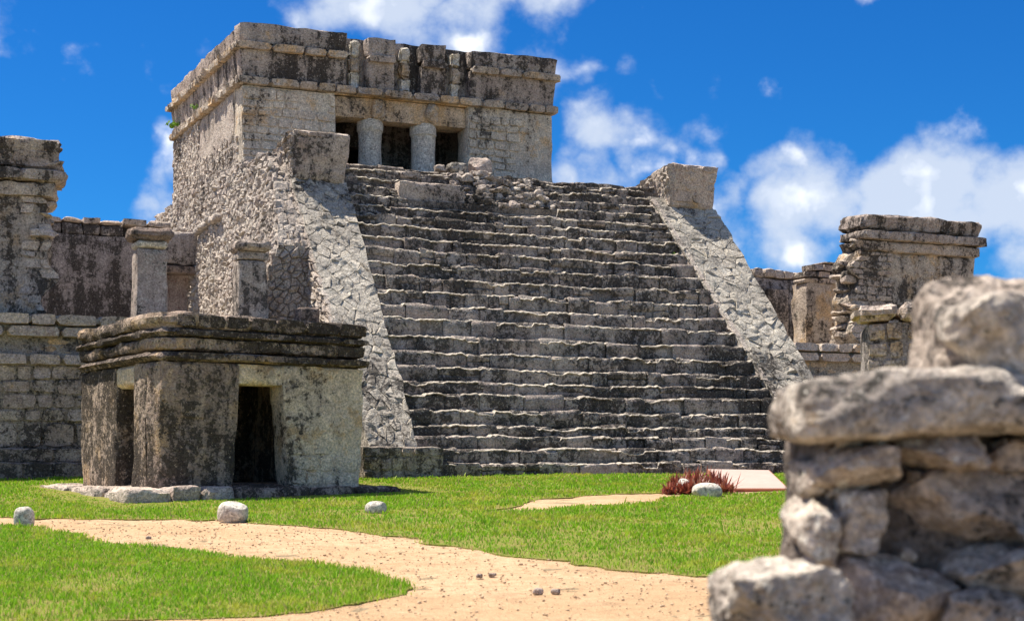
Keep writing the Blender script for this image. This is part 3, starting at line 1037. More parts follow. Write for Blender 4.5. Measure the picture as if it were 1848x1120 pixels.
# ------------------------------------------------------------------ upper temple
def temple():
    Z0 = 7.0
    o = empty('upper_temple', (CO[0], CO[1], CBZ), CA,
              'flat-roofed stone temple with two round columns on top of the pyramid', 'temple')
    U0, U1, V0, V1 = -1.825, 6.02, 8.0, 15.2
    T = .75
    def walls(name, b, mat, seed, amp=.014, warp=None, res=.13, edge=.02):
        V, Fc = rbox(b, res, amp, 2.2, seed, warp, edge=edge)
        return mesh_obj(name, V, Fc, mat, o)
    pl = walls('wall', (U0, .42, V0, V0 + T, Z0 - .1, 8.92), M['stucco'], 1)
    pr = walls('wall', (3.74, U1, V0, V0 + T, Z0 - .1, 8.92), M['stucco'], 2)
    ls = walls('wall', (U0, U0 + T, V0 + T - .002, V1, Z0 - .3, 8.92), M['rubble'], 3, .03)
    walls('wall', (U1 - T, U1 - .004, V0 + T - .002, V1, Z0 - .3, 8.92), M['stucco'], 4)
    walls('wall', (U0 + T - .01, U1 - T + .01, V1 - T, V1 - .004, Z0 - .3, 8.92), M['stucco'], 5, res=.4)
    # inner partition with its dark doorways, floor
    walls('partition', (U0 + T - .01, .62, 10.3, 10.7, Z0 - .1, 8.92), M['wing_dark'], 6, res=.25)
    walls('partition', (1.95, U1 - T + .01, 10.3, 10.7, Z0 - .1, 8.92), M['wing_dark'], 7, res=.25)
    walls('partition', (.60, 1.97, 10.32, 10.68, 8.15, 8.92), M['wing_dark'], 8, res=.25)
    walls('floor', (U0 + .1, U1 - .1, V0 + .1, V1 - .1, Z0 - .25, Z0 + .01), M['stucco'], 9, res=.5)
    # lintel over the three openings, set back a hand's breadth
    walls('lintel', (.40, 3.76, V0 + .10, V0 + T - .01, 8.38, 8.90), M['lintel'], 10, .012)
    walls('lintel', (.14, 4.19, V0 + .012, V0 + .3, 8.90, 8.925), M['lintel'], 11, .004)
    # columns
    for cu, r in ((1.375, .285), (2.73, .295)):
        ang = np.linspace(0, 2 * np.pi, 29)[:-1]
        prof = [(r * .98, Z0 - .05), (r, Z0 + .3), (r * .96, Z0 + .75), (r * .985, Z0 + 1.08), (r * 1.0, Z0 + 1.14), (r * 1.10, Z0 + 1.17), (r * 1.12, Z0 + 1.30), (r * 1.08, Z0 + 1.42)]
        V = np.array([(cu + rr * math.cos(a), V0 + .38 + rr * math.sin(a), z) for rr, z in prof for a in ang])
        V = V + .012 * vecfbm(V, 3, 3, int(cu * 9))
        n = len(ang)
        Fc = [(j * n + i, j * n + (i + 1) % n, (j + 1) * n + (i + 1) % n, (j + 1) * n + i) for j in range(len(prof) - 1) for i in range(n)]
        c = mesh_obj('column', V, Fc, M['column'], o)
        V, Fc = blob((.34, .22, .46), 8, 3, .09, 2.6, int(cu * 31), 5, 3)
        V += np.array([cu + .10, V0 + .07, 8.66])
        mesh_obj('stucco_mask', V, Fc, M['moulding'], c)
    # frieze: leaning band, two mouldings, flaring parapet; broken by three niches
    def lean(P, base=8.92, top=10.34, amt=.10):
        t = np.clip((P[:, 2] - base) / (top - base), 0, 1.1)
        P = P.copy()
        P[:, 0] += np.where(P[:, 0] < (U0 + U1) / 2, -1, 1) * amt * t * np.clip(np.abs(P[:, 0] - (U0 + U1) / 2) - 2.8, 0, 1)
        P[:, 1] += np.where(P[:, 1] < 9.2, -amt * t, np.where(P[:, 1] > 14, amt * t, 0))
        return P
    segs = [(U0, .67), (1.15, 1.865), (2.51, 3.15), (3.78, U1)]
    walls('roof', (U0 + .25, U1 - .25, V0 + .27, V1 - .2, 8.88, 10.32), M['frieze'], 12, .02, res=.2)
    tops = (10.33, 10.30, 10.29, 10.28)
    for i, (a, b) in enumerate(segs):
        fr = walls('frieze', (a, b, V0 - .0, V0 + .5, 9.06, 9.78), M['frieze'], 20 + i, .014, lean, edge=.015)
        walls('parapet', (a, b, V0 - .0, V0 + .5, 9.84, tops[i]), M['frieze'], 30 + i, .016, lean, edge=.025)
        # upper moulding, course of stones
        S = lambda x, y, d: lean(np.stack([x, V0 - .085 - d, y], 1))
        lo = a - (.10 if i == 0 else 0); hi = b + (.10 if i == 3 else 0)
        st = course_fill(S, lo, hi, 9.70, 9.88, (.17, .19), (.5, .95), 90 + i, gap=.004, bulge=.035, depth=.16, wav=.0, skew=.1, rough=.2)
        add_stones(st, 'moulding_stone', M['moulding'] if i in (0, 3) else M['frieze'], o)
    S = lambda x, y, d: lean(np.stack([x, V0 - .085 - d, y], 1))
    st = course_fill(S, U0 - .10, U1 + .10, 8.91, 9.10, (.18, .2), (.35, .8), 95, gap=.004, bulge=.04, depth=.2, wav=0, skew=.1, rough=.25)
    add_stones(st, 'moulding_stone', M['moulding'], o)
    walls('moulding_bed', (U0 - .06, U1 + .06, V0 - .055, V0 + .4, 8.925, 9.06), M['mortar'], 40, .006, lean)
    # left flank: frieze, parapet and mouldings run the depth of the roof
    walls('frieze', (U0, U0 + .5, V0 + .45, V1, 8.92, 9.78), M['frieze'], 41, .02, lean)
    walls('parapet', (U0, U0 + .5, V0 + .45, V1, 9.80, 10.33), M['frieze'], 42, .025, lean, edge=.05)
    walls('frieze', (U1 - .5, U1, V0 + .45, V1, 8.92, 9.78), M['frieze'], 43, .02, lean)
    walls('parapet', (U1 - .5, U1, V0 + .45, V1, 9.80, 10.27), M['frieze'], 44, .025, lean, edge=.05)
    for (z0, z1, sd) in ((8.91, 9.10, 96), (9.70, 9.88, 97)):
        S = lambda x, y, d: lean(np.stack([np.full(np.shape(x), U0 - .085) - d, V1 - x, y], 1))
        st = course_fill(S, -.05, V1 - V0 + .08, z0, z1, (.17, .2), (.28, .6), sd, gap=.006, bulge=.05, depth=.2, wav=0, skew=.15, rough=.45)
        add_stones(st, 'moulding_stone', M['moulding'], o)
        S = lambda x, y, d: lean(np.stack([np.full(np.shape(x), U1 + .05) + d, V0 + x, y], 1))
        st = course_fill(S, -.05, V1 - V0, z0, z1, (.17, .2), (.4, .8), sd + 4, gap=.006, bulge=.05, depth=.2, wav=0, skew=.15, rough=.4)
        add_stones(st, 'moulding_stone', M['moulding'], o)
    # weathered plaster figures left in the niches
    for i, (cu, sd) in enumerate(((.91, 3), (2.17, 5), (3.46, 8))):
        for j in range(3):
            z0 = 9.10 + j * .37
            V, Fc = rbox((cu - .13, cu + .13, V0 + .10, V0 + .45, z0, z0 + .355), .05, .045, 5.5, sd * 17 + j, edge=.05)
            mesh_obj('plaster_figure', V, Fc, M['column'] if j != 1 else M['moulding'], o, centre=True)
    # exposed masonry where the stucco has gone
    S = lambda x, y, d: np.stack([x, V0 - .026 - d, y], 1)
    def keep1(a, b, r):
        n = float(fbm(np.array([[a, b, 1.0]]), .9, 2, 4)[0])
        return (a < -1.25 or a > -.2 and b < 8.35 or n > .1) and b > 7.0
    st = course_fill(S, U0 + .01, .40, 7.05, 8.85, (.10, .24), (.18, .48), 101, gap=.013, bulge=.014, depth=.05, wav=.03, keep=keep1)
    add_stones(st, 'wall_stone', M['stucco'], pl)
    def keep2(a, b, r):
        n = float(fbm(np.array([[a, b, 5.0]]), .9, 2, 8)[0])
        return (b < 7.5 or n > -.05 and a < 5.3)
    st = course_fill(S, 3.76, U1 - .01, 7.02, 7.42, (.36, .4), (.42, .75), 102, gap=.010, bulge=.014, depth=.05, wav=.01)
    st += course_fill(S, 3.76, U1 - .01, 7.42, 8.7, (.13, .25), (.16, .42), 103, gap=.013, bulge=.014, depth=.05, wav=.03, keep=keep2)
    add_stones(st, 'wall_stone', M['stucco'], pr)
    S = lambda x, y, d: np.stack([np.full(np.shape(x), U0 - .005) - d, V1 - x, y], 1)
    def keep3(a, b, r):
        n = float(fbm(np.array([[a, b, 9.0]]), .6, 2, 3)[0])
        return (b < 7.9 or a < 3.0 or n > .2) and a < 6.9
    st = rubble_fill(S, 0, 7.15, 6.9, 8.9, .14, 104, 1.3, gap=.007, bulge=.026, depth=.05, keep=keep3, rough=.5)
    add_stones(st, 'side_stone', M['rubble'], ls, 300, 'side_rubble')
    S = lambda x, y, d: np.stack([x, V0 - .10 - d, y], 1)
    st = course_fill(S, 3.9, U1 + .05, 6.93, 7.12, (.18, .2), (.4, .7), 105, gap=.008, bulge=.03, depth=.12, wav=0)
    add_stones(st, 'plinth_stone', M['rubble'], o)
temple()

def loose(label, u, v, h, dims, seed, mat, rz=0.0, group=None):
    V, Fc = blob(dims, 8, 3.4, .08, 2.2, seed, 6, 3)
    o = mesh_obj('loose_stone', V, Fc, M[mat])
    p = CO + CU * u + CV * v
    o.location = (p[0], p[1], CBZ + h + dims[2] * .42)
    o.rotation_euler = (0, 0, CA + rz)
    tag(o, label, 'stone', group)
loose('large angular stone leaning at the right temple doorway', 3.62, 6.95, 7.0, (.56, .42, .50), 7, 'block')
loose('pale squat stone lying in front of the right column', 2.95, 6.75, 7.0, (.48, .34, .28), 8, 'coping')
loose('small greyish stone just left of the squat stone by the right column', 2.52, 6.72, 7.0, (.28, .25, .20), 9, 'block')

# ------------------------------------------------------------------ wings: terraces and ruined walls
def terrace(u0, u1, label, seed):
    o = empty('stone_terrace', (CO[0], CO[1], CBZ), CA, label, 'terrace')
    V, Fc = rbox((u0, u1, 3.06, 14.0, -.4, 2.98), .4, .02, 2, seed)
    core = mesh_obj('core', V, Fc, M['mortar'], o)
    def face(v):
        return lambda a, b, d: np.stack([a, v - d, b], 1)
    jobs = [((2.50, 3.2, -.4, .30), None), ((2.76, 3.2, .2, .56), None)]
    for (v0, v1, z0, z1), _ in jobs:
        V, Fc = rbox((u0, u1, v0 + .05, v1, z0, z1 - .03), .3, .015, 2, seed + 1)
        mesh_obj('step', V, Fc, M['mortar'], o)
        ss = lambda a, b, d, v0=v0: np.stack([a, v0 + .03 - d, b], 1)
        st = course_fill(ss, u0, u1, max(z0, -.25) if z0 < 0 else .30, z1, (.24, .6), (.5, 1.1), seed + int(v0 * 10), gap=.008, bulge=.03, depth=.08, wav=.0)
        tops = []
        add_stones(st, 'step_stone', M['step'], o)
        V, Fc = rbox((u0, u1, v0 + .04, v1, z1 - .06, z1 - .012), .12, .01, 3, seed + 2)
        mesh_obj('tread', V, Fc, M['block'], o)
    st = course_fill(face(3.05), u0, u1, .56, 1.05, (.42, .5), (.38, .66), seed + 3, gap=.014, bulge=.03, depth=.06, wav=.04)
    st += course_fill(face(3.05), u0, u1, 1.05, 2.10, (.17, .30), (.28, .75), seed + 4, gap=.013, bulge=.03, depth=.06, wav=.05, skew=.25)
    add_stones(st, 'wall_stone', M['block'], core, 300)
    st = course_fill(face(2.95), u0, u1, 2.10, 2.32, (.2, .22), (.5, 1.0), seed + 5, gap=.006, bulge=.035, depth=.14, wav=0)
    add_stones(st, 'ledge_stone', M['block'], core, 300)
    st = course_fill(face(3.07), u0, u1, 2.32, 2.62, (.14, .17), (.35, .7), seed + 6, gap=.008, bulge=.012, depth=.04, wav=.01)
    add_stones(st, 'band_stone', M['lintel'], core, 300)
    st = course_fill(face(2.90), u0, u1, 2.62, 2.83, (.2, .22), (.7, 1.3), seed + 7, gap=.005, bulge=.03, depth=.2, wav=0)
    st += course_fill(face(2.86), u0, u1, 2.83, 3.06, (.22, .25), (.35, .8), seed + 8, gap=.010, bulge=.045, depth=.25, wav=0)
    add_stones(st, 'cornice_stone', M['block'], core, 300)
    V, Fc = rbox((u0, u1, 2.92, 13.9, 2.9, 3.05), .3, .03, 2, seed + 9)
    mesh_obj('paving', V, Fc, M['coping'], core)
terrace(-12.6, -1.5, 'long low stone terrace left of the pyramid behind the small shrine', 200)
terrace(9.6, 19.5, 'low stone terrace right of the pyramid behind the foreground wall', 230)

def wing_wall(label, u0, u1, v0, broken, seed, zt):
    """standing front wall of a wing with two mouldings and a flaring top; broken end 'l' or 'r'"""
    o = empty('ruined_wall', (CO[0], CO[1], CBZ), CA, label, 'wall')
    ZB, ZM0, ZM1, ZM2 = 3.0, 5.40, 5.66, 5.92
    def rag(P, top=False):
        P = P.copy()
        x = P[:, 0]
        e = np.clip((x - (u1 - .9)) / .9, 0, 1) if broken == 'r' else np.clip(((u0 + .9) - x) / .9, 0, 1)
        n = fbm(np.c_[P[:, 2] * 0 + seed, P[:, 1] * .5, P[:, 2]], 2.6, 3, seed)
        P[:, 0] += (1 if broken == 'r' else -1) * e * n * .16
        t = np.clip((P[:, 2] - 5.9) / .55, 0, 1)
        fr = np.clip(1 - (P[:, 1] - v0) / .4, 0, 1)
        P[:, 1] -= .12 * t * fr
        ends = np.where(broken == 'r', np.clip((x - u1 + .6) / .6, 0, 1), -np.clip((u0 + .6 - x) / .6, 0, 1))
        other = np.where(broken == 'r', -np.clip((u0 + .6 - x) / .6, 0, 1), np.clip((x - u1 + .6) / .6, 0, 1))
        P[:, 0] += t * .13 * other
        return P
    V, Fc = rbox((u0, u1, v0, v0 + .9, ZB, ZM0 + .02), .10, .022, 2.2, seed, rag, edge=.02)
    w = mesh_obj('wall', V, Fc, M['wing'], o)
    sh = .0 if broken == 'r' else .25
    ur = u1 + (.18 if broken == 'r' else .12)
    ul = u0 - .12 + sh
    V, Fc = rbox((ul, ur, v0 - .10, v0 + .9, ZM0, ZM1), .10, .02, 2.5, seed + 1, rag)
    mesh_obj('lower_moulding', V, Fc, M['block'], o)
    V, Fc = rbox((ul + .05, ur + (.1 if broken == 'r' else .12), v0 - .2, v0 + .9, ZM1 + .01, ZM2 - .02), .10, .02, 2.5, seed + 2, rag)
    um = mesh_obj('upper_moulding', V, Fc, M['frieze'], o)
    S = lambda x, y, d: rag(np.stack([x, v0 - .2 - d, y], 1))
    st = course_fill(S, ul + .08, ur - .12, ZM1 + .01, ZM2 - .02, (.2, .24), (.45, .8), seed + 3, gap=.006, bulge=.02, depth=.05, wav=0)
    add_stones(st, 'moulding_stone', M['frieze'], um)
    V, Fc = rbox((ul + .05, ur - .02, v0 - .04, v0 + .9, ZM2 - .0, zt), .09, .025, 2.5, seed + 4, rag, edge=.04)
    pa = mesh_obj('parapet', V, Fc, M['frieze'], o)
    S = lambda x, y, d: rag(np.stack([x, v0 - .04 - d, y], 1))
    st = course_fill(S, ul + .1, ur - .1, ZM2 + .02, zt - .03, (.2, .34), (.5, 1.1), seed + 5, gap=.006, bulge=.014, depth=.04, wav=.02)
    add_stones(st, 'parapet_stone', M['frieze'], pa)
    # the core laid bare at the broken end
    S = lambda x, y, d: rag(np.stack([x, v0 - .005 - d, y], 1))
    ea, eb = (u1 - .55, u1) if broken == 'r' else (u0, u0 + 1.1)
    st = course_fill(S, ea, eb, ZB + .02, ZM0, (.12, .22), (.22, .5), seed + 6, gap=.010, bulge=.022, depth=.05, wav=.03,
                     keep=lambda a, b, r: r.random() < (.45 if broken == 'r' else .9))
    add_stones(st, 'core_stone', M['block'], w)
    rng = np.random.default_rng(seed + 9)
    for j in range(26):
        z = rng.uniform(4.6, zt) if broken == 'r' else rng.uniform(3.1, zt)
        s = rng.uniform(.14, .34)
        V, Fc = blob((s * 2.0, rng.uniform(.3, .6), s * .55), 6, 7, .07, 2, seed * 3 + j, 7, 2, .62)
        over = .10 if z > 5.4 else -.02
        x = u1 - .12 + over * rng.uniform(-.5, 1) if broken == 'r' else u0 + .10 - over * rng.uniform(-1, .3) + (.30 if z > 5.4 else 0)
        V += np.array([x, v0 + rng.uniform(0, .7), z])
        mesh_obj('core_stone', V, Fc, M['block'] if j % 4 else M['wing'], w, smooth=False, centre=True)
    return o
wing_wall('tall ruined wall with broken right edge standing on the left terrace', -10.6, -6.6, 4.0, 'r', 500, 6.50)
wing_wall('tall ruined wall with crumbling left edge on the right terrace', 12.15, 15.75, 4.0, 'l', 530, 6.30)

def rear_left():
    o = empty('rear_wall', (CO[0], CO[1], CBZ), CA, 'low blackened stucco wall at the back of the left terrace', 'wall')
    v = 10.3
    V, Fc = rbox((-12.5, -3.1, v, v + .7, 3.0, 5.62), .14, .02, 1.8, 600)
    w = mesh_obj('wall', V, Fc, M['wing_dark'], o)
    # top courses with sockets for roof beams left open
    rng = np.random.default_rng(66)
    u = -9.5
    while u < -3.2:
        wd = rng.uniform(.3, .7)
        sock = any(abs(u + wd / 2 - s) < .28 for s in (-6.05, -3.65))
        if not sock:
            V, Fc = rbox((u, u + wd, v + .0, v + .4, 5.60, 5.86), .12, .02, 3, int(u * 31) % 97)
            mesh_obj('top_stone', V, Fc, M['wing_dark'], w, centre=True)
        V, Fc = rbox((u, u + wd - .01, v - .03, v + .6, 5.87, 5.97 + rng.uniform(0, .07)), .10, .02, 3, int(u * 37) % 97)
        mesh_obj('cap_stone', V, Fc, M['block'], w, centre=True)
        u += wd
    V, Fc = rbox((-9.5, -3.2, v + .42, v + .62, 5.5, 5.9), .3, .01, 2, 609)
    mesh_obj('socket_back', V, Fc, M['wing_dark'], w)
    # doorway beside the pyramid
    V, Fc = rbox((-3.12, -2.3, v - .02, v + .6, 5.02, 5.80), .12, .02, 3, 610)
    mesh_obj('door_head', V, Fc, M['wing_dark'], o)
    V, Fc = rbox((-3.12, -2.25, v - .06, v + .5, 4.80, 5.01), .12, .012, 3, 611)
    mesh_obj('door_lintel', V, Fc, M['cap'], o)
    V, Fc = rbox((-2.92, -2.0, v + .68, v + 1.5, 3.0, 5.0), .14, .012, 2, 612)
    mesh_obj('door_jamb', V, Fc, M['pink'], o)
rear_left()

def rear_right():
    o = empty('rear_wall', (CO[0], CO[1], CBZ), CA, 'low stained stucco wall at the back of the right terrace', 'wall')
    V, Fc = rbox((10.3, 16.5, 10.0, 10.7, 3.0, 5.45), .15, .03, 1.6, 640)
    w = mesh_obj('wall', V, Fc, M['wing_dark'], o)
    rng = np.random.default_rng(67)
    u = 10.4
    while u < 16.2:
        wd = rng.uniform(.25, .6)
        V, Fc = rbox((u, u + wd - .015, 9.93, 10.6, 5.44 + rng.uniform(0, .03), 5.60 + rng.uniform(0, .14)), .10, .03, 3, int(u * 41) % 89)
        mesh_obj('cap_stone', V, Fc, M['block'], w, centre=True)
        u += wd
    V, Fc = rbox((13.5, 14.2, 9.85, 10.1, 3.0, 5.15), .14, .02, 2, 641)
    mesh_obj('pilaster', V, Fc, M['wing'], w)
    o2 = empty('ruined_wall', (CO[0], CO[1], CBZ), CA, 'short stub wall between the two taller walls on the right terrace', 'wall')
    V, Fc = rbox((13.15, 15.2, 7.5, 8.2, 3.0, 5.05), .12, .04, 1.8, 650)
    w2 = mesh_obj('wall', V, Fc, M['wing'], o2)
    S = lambda a, b, d: np.stack([a, 7.5 - d, b], 1)
    st = course_fill(S, 13.05, 15.2, 5.03, 5.62, (.13, .2), (.22, .5), 651, gap=.010, bulge=.04, depth=.5, wav=.03,
                     keep=lambda a, b, r: b < 5.2 + (a - 13.0) * .55)
    for v, f, _ in st:
        v[:, 1] += .0
    add_stones(st, 'top_stone', M['block'], w2)
    V, Fc = rbox((13.2, 15.2, 7.62, 8.1, 5.03, 5.2), .12, .04, 1.8, 652)
    mesh_obj('top_core', V, Fc, M['mortar'], w2)
rear_right()

def pier(label, u, v, w, d, z1, seed, capped):
    p = CO + CU * u + CV * v
    o = empty('stone_pier', (p[0], p[1], CBZ + 3.03), CA, label, 'pier', 'piers on the left terrace')
    def tw(P):
        P = P.copy()
        t = P[:, 2] / (z1)
        P[:, 0] *= 1.06 - .08 * t
        return P
    V, Fc = rbox((-w / 2, w / 2, -d / 2, d / 2, -.05, z1 - .34), .08, .014, 2.5, seed, tw, edge=.02)
    mesh_obj('shaft', V, Fc, M['pier'], o)
    V, Fc = rbox((-w / 2 - .01, w / 2 + .01, -d / 2 - .01, d / 2 + .01, z1 - .335, z1 - .17), .08, .014, 3, seed + 1)
    mesh_obj('necking', V, Fc, M['column'] if capped else M['pier'], o)
    k = .12 if capped else .06
    V, Fc = rbox((-w / 2 - k, w / 2 + k, -d / 2 - .12, d / 2 + .1, z1 - .165, z1 + .06), .08, .022, 3, seed + 2, edge=.035)
    mesh_obj('cap', V, Fc, M['cap'] if capped else M['block'], o)
    V, Fc = rbox((-w / 2 - .05, w / 2 + .08, -d / 2 - .05, d / 2 + .05, -.08, .06), .08, .02, 3, seed + 3)
    mesh_obj('base', V, Fc, M['cap'], o)
pier('square stone pier with dark overhanging cap beside the blackened wall', -4.73, 3.9, .60, .55, 1.78, 700, True)
pier('stained stone pier with thin cap set against the pyramid flank', -2.72, 3.85, .60, .5, 1.66, 710, False)
V, Fc = rbox((-.22, .22, -.2, .2, 0, .36), .07, .015, 3, 720)
ob = mesh_obj('stone_block', V, Fc, M['cap'])
p_ = CO + CU * (-1.72) + CV * 3.25
ob.location = (p_[0], p_[1], CBZ + 3.03); ob.rotation_euler = (0, 0, CA)
tag(ob, 'small dark square block on the terrace beside the left balustrade', 'block')

# ------------------------------------------------------------------ small shrine in front
def shrine():
    zb = CZ + (HZ - 878) / F * 24.2
    o = empty('shrine', (SO[0], SO[1], zb), SA, 'small dark square stone shrine with two doorways and banded cornice', 'shrine')
    W, D, H = 3.46, 3.82, 2.60
    def shape(P):
        P = P.copy()
        x, y, z = P[:, 0], P[:, 1], P[:, 2]
        # corners worn round, roof line sagging away from the near corner
        up = np.clip((z - 1.4) / 1.2, 0, 1)
        P[:, 2] += up * (.05 - .06 * np.clip(x / W, 0, 1.1) - .035 * np.clip(y / D, 0, 1.1)) 
        t = np.clip(z / 1.8, 0, 1)
        P[:, 0] += np.where(x < W / 2, .03, -.0) * (1 - t) * 0 + np.where(x > W - .6, .07 * t - .05, 0)
        dx = np.clip(.45 - x, 0, 1); dy = np.clip(.45 - y, 0, 1)
        c = dx * dy
        P[:, 0] += c * .55; P[:, 1] += c * .55
        return P
    def part(name, b, mat, seed, amp=.022, res=.085, edge=.025, scale=2.2, parent=None):
        V, Fc = rbox(b, res, amp, scale, seed, None, edge=edge)
        return mesh_obj(name, shape(V), Fc, M[mat], parent or o)
    T = .55
    # front wall: left pier, right pier (paler plaster), lintel; the doorway widens towards the ground
    def door_l(P): return P
    def slant(x_at, amt):
        def f(P):
            P = P.copy()
            k = np.clip(1 - np.abs(P[:, 0] - x_at) / .3, 0, 1)
            P[:, 0] += amt * k * (1 - np.clip(P[:, 2] / 1.55, 0, 1))
            return shape(P)
        return f
    V, Fc = rbox((0, 1.36, 0, T, -.12, 1.90), .08, .024, 2.0, 801, slant(1.36, -.13), edge=.02)
    mesh_obj('wall', V, Fc, M['shrine'], o)
    V, Fc = rbox((2.06, W, 0, T, -.12, 1.90), .08, .022, 2.0, 802, slant(2.06, .10), edge=.02)
    mesh_obj('wall', V, Fc, M['shrine_pale'], o)
    part('lintel', (1.30, 2.12, .025, T - .02, 1.57, 1.90), 'shrine_pale', 803, .012)
    # left wall with its own doorway
    part('wall', (.012, T, T - .01, 1.18, -.12, 1.90), 'shrine', 804)
    part('wall', (.012, T, 1.98, D, -.12, 1.90), 'shrine', 805)
    part('lintel', (.03, T - .02, 1.12, 2.04, 1.55, 1.90), 'shrine_pale', 806, .012)
    part('wall', (W - T, W - .012, T - .01, D, 0, 1.90), 'shrine', 807, res=.2)
    part('wall', (T - .01, W - T + .01, D - T, D - .01, 0, 1.90), 'shrine', 808, res=.15)
    part('floor', (.1, W - .1, .1, D - .1, -.1, .03), 'shrine', 809, res=.3)
    # cornice: lower moulding, band, upper moulding, parapet
    def ring(name, z0, z1, outw, mat, seed, amp, edge=.03):
        part(name, (-outw, W + outw, -outw, D + outw, z0, z1), mat, seed, amp, .085, edge)
    ring('lower_moulding', 1.90, 2.03, .075, 'shrine_band', 820, .014, .035)
    ring('band', 2.05, 2.245, .015, 'shrine', 821, .014, .02)
    ring('upper_moulding', 2.25, 2.37, .07, 'shrine_band', 822, .013, .03)
    ring('parapet', 2.375, 2.61, .05, 'shrine', 823, .02, .04)
    # face stones still readable in the band and parapet
    def stones(z0, z1, out, mat, seed, cols):
        S = lambda a, b, d: shape(np.stack([a, np.full(np.shape(a), -out) - d, b], 1))
        st = course_fill(S, .25, W + out - .02, z0, z1, (z1 - z0 - .01, z1 - z0), cols, seed, gap=.006, bulge=.012, depth=.03, wav=0)
        add_stones(st, 'face_stone', M[mat], o)
    stones(2.06, 2.24, .02, 'shrine', 831, (.3, .6))
    stones(2.39, 2.60, .06, 'shrine_band', 832, (.35, .7))
    stones(2.26, 2.36, .08, 'shrine_band', 833, (.45, .9))
    stones(1.915, 2.03, .085, 'shrine_band', 834, (.45, .9))
    # masonry showing through on the piers
    S = lambda a, b, d: shape(np.stack([a, np.full(np.shape(a), -.004) - d, b], 1))
    def kp(a, b, r):
        return float(fbm(np.array([[a, b, 3.0]]), 1.1, 2, 6)[0]) > (.12 if b > .45 else -.15)
    st = course_fill(S, .35, 1.18, .02, 1.86, (.18, .34), (.25, .6), 841, gap=.008, bulge=.016, depth=.04, wav=.04, keep=kp, skew=.3)
    add_stones(st, 'face_stone', M['shrine'], o)
    st = course_fill(S, 2.2, W - .06, .02, .75, (.14, .26), (.2, .5), 842, gap=.008, bulge=.014, depth=.04, wav=.04, keep=kp, skew=.3)
    add_stones(st, 'face_stone', M['shrine_pale'], o)
    # flagstone plinth
    rng = np.random.default_rng(5)
    x = -.65
    while x < 3.95:
        w = rng.uniform(.35, .8)
        e = min(x + w, 3.98)
        d0 = -.40 - (.10 if x < .8 else 0) + rng.normal(0, .025)
        V, Fc = rbox((x + .008, e - .008, d0, .35, -.32, .0 + rng.normal(0, .012)), .09, .022, 2.4, 850 + int(x * 10), edge=.03)
        mesh_obj('plinth_stone', V, Fc, M['shrine'] if x > .6 else M['block'], o, centre=True)
        x = e
    y = .3
    while y < 4.1:
        w = rng.uniform(.4, .9)
        V, Fc = rbox((-.55 + rng.normal(0, .06), .3, y + .01, y + w, -.32, -.01 + rng.normal(0, .015)), .1, .03, 2.4, 870 + int(y * 10), edge=.035)
        mesh_obj('plinth_stone', V, Fc, M['block'], o, centre=True)
        y += w
    V, Fc = rbox((3.4, 3.96, .2, 4.0, -.32, -.01), .1, .02, 2.4, 890, edge=.03)
    mesh_obj('plinth_stone', V, Fc, M['shrine'], o)
shrine()

# ------------------------------------------------------------------ boulders, red plants, panel
def boulder(label, px0, px1, py0, py1, seed, dark=False, p=2.6, sink=.15):
    y = 5162.0 / (py1 - 690.0)
    cx = (px0 + px1) / 2
    w = (px1 - px0) / F * y
    h = (py1 - py0) / F * y
    V, Fc = blob((w, w * .85, h * (1 + sink)), 14, p, .035, 1.5, seed, 4, 3, .78)
    o = mesh_obj('boulder', V, Fc, M['boulder'])
    o.location = ((cx - 924) / F * y, y, float(gz(y)) + h * (1 - sink) * .5)
    return tag(o, label, 'boulder', 'pale boulders along the path')
boulder('pale pitted boulder at the far left edge of the sandy path', 25, 62, 914, 951, 3)
boulder('largest smooth pale boulder on the lawn edge before the shrine', 393, 447, 903, 942, 14)
boulder('small whitish boulder beside the right end of the shrine plinth', 659, 698, 904, 927, 25)
boulder('narrow upright pale boulder half hidden in the red plants', 1220, 1246, 862, 890, 36)
boulder('rounded pale boulder in front of the red plants', 1250, 1304, 871, 897, 47)

def red_plants():
    spots = [(1212, 889, .10), (1222, 885, .14), (1232, 882, .16), (1245, 879, .17), (1256, 882, .17), (1268, 880, .18), (1280, 880, .17),
             (1291, 884, .17), (1302, 886, .16), (1311, 889, .11), (1216, 882, .13), (1262, 888, .13), (1297, 890, .11), (1238, 889, .12), (1275, 888, .13), (1249, 888, .14)]
    o = None
    rng = np.random.default_rng(77)
    o = empty('red_plant', (*G(1262, 889), float(gz(G(1262, 889)[1]))), 0, 'low clump of spiky dark red leaves beside the pink panel', 'plant')
    base = np.array(o.location)
    for k, (px, py, s) in enumerate(spots):
        y = 5162.0 / (py + 3 - 690.0)
        c = np.array([(px - 924) / F * y, y, float(gz(y))]) - base
        V, Fc = [], []
        for j in range(60):
            az = rng.uniform(0, 2 * math.pi); el = rng.uniform(.25, 1.45)
            ln = s * 2.5 * rng.uniform(.6, 1.1)
            d = np.array([math.cos(az) * math.cos(el), math.sin(az) * math.cos(el), math.sin(el)])
            sd = np.array([-math.sin(az), math.cos(az), 0]) * .021
            r = c + np.array([rng.normal(0, .05), rng.normal(0, .05), 0])
            i0 = len(V)
            V += [r - sd * .5, r + sd * .5, r + d * ln * .5 + sd, r + d * ln * .5 - sd, r + d * ln + np.array([0, 0, -.02])]
            Fc += [(i0, i0 + 1, i0 + 2, i0 + 3), (i0 + 3, i0 + 2, i0 + 4)]
        mesh_obj('rosette', V, Fc, M['red_leaf'] if k % 6 != 5 else M['dry_leaf'], o, smooth=False)
red_plants()

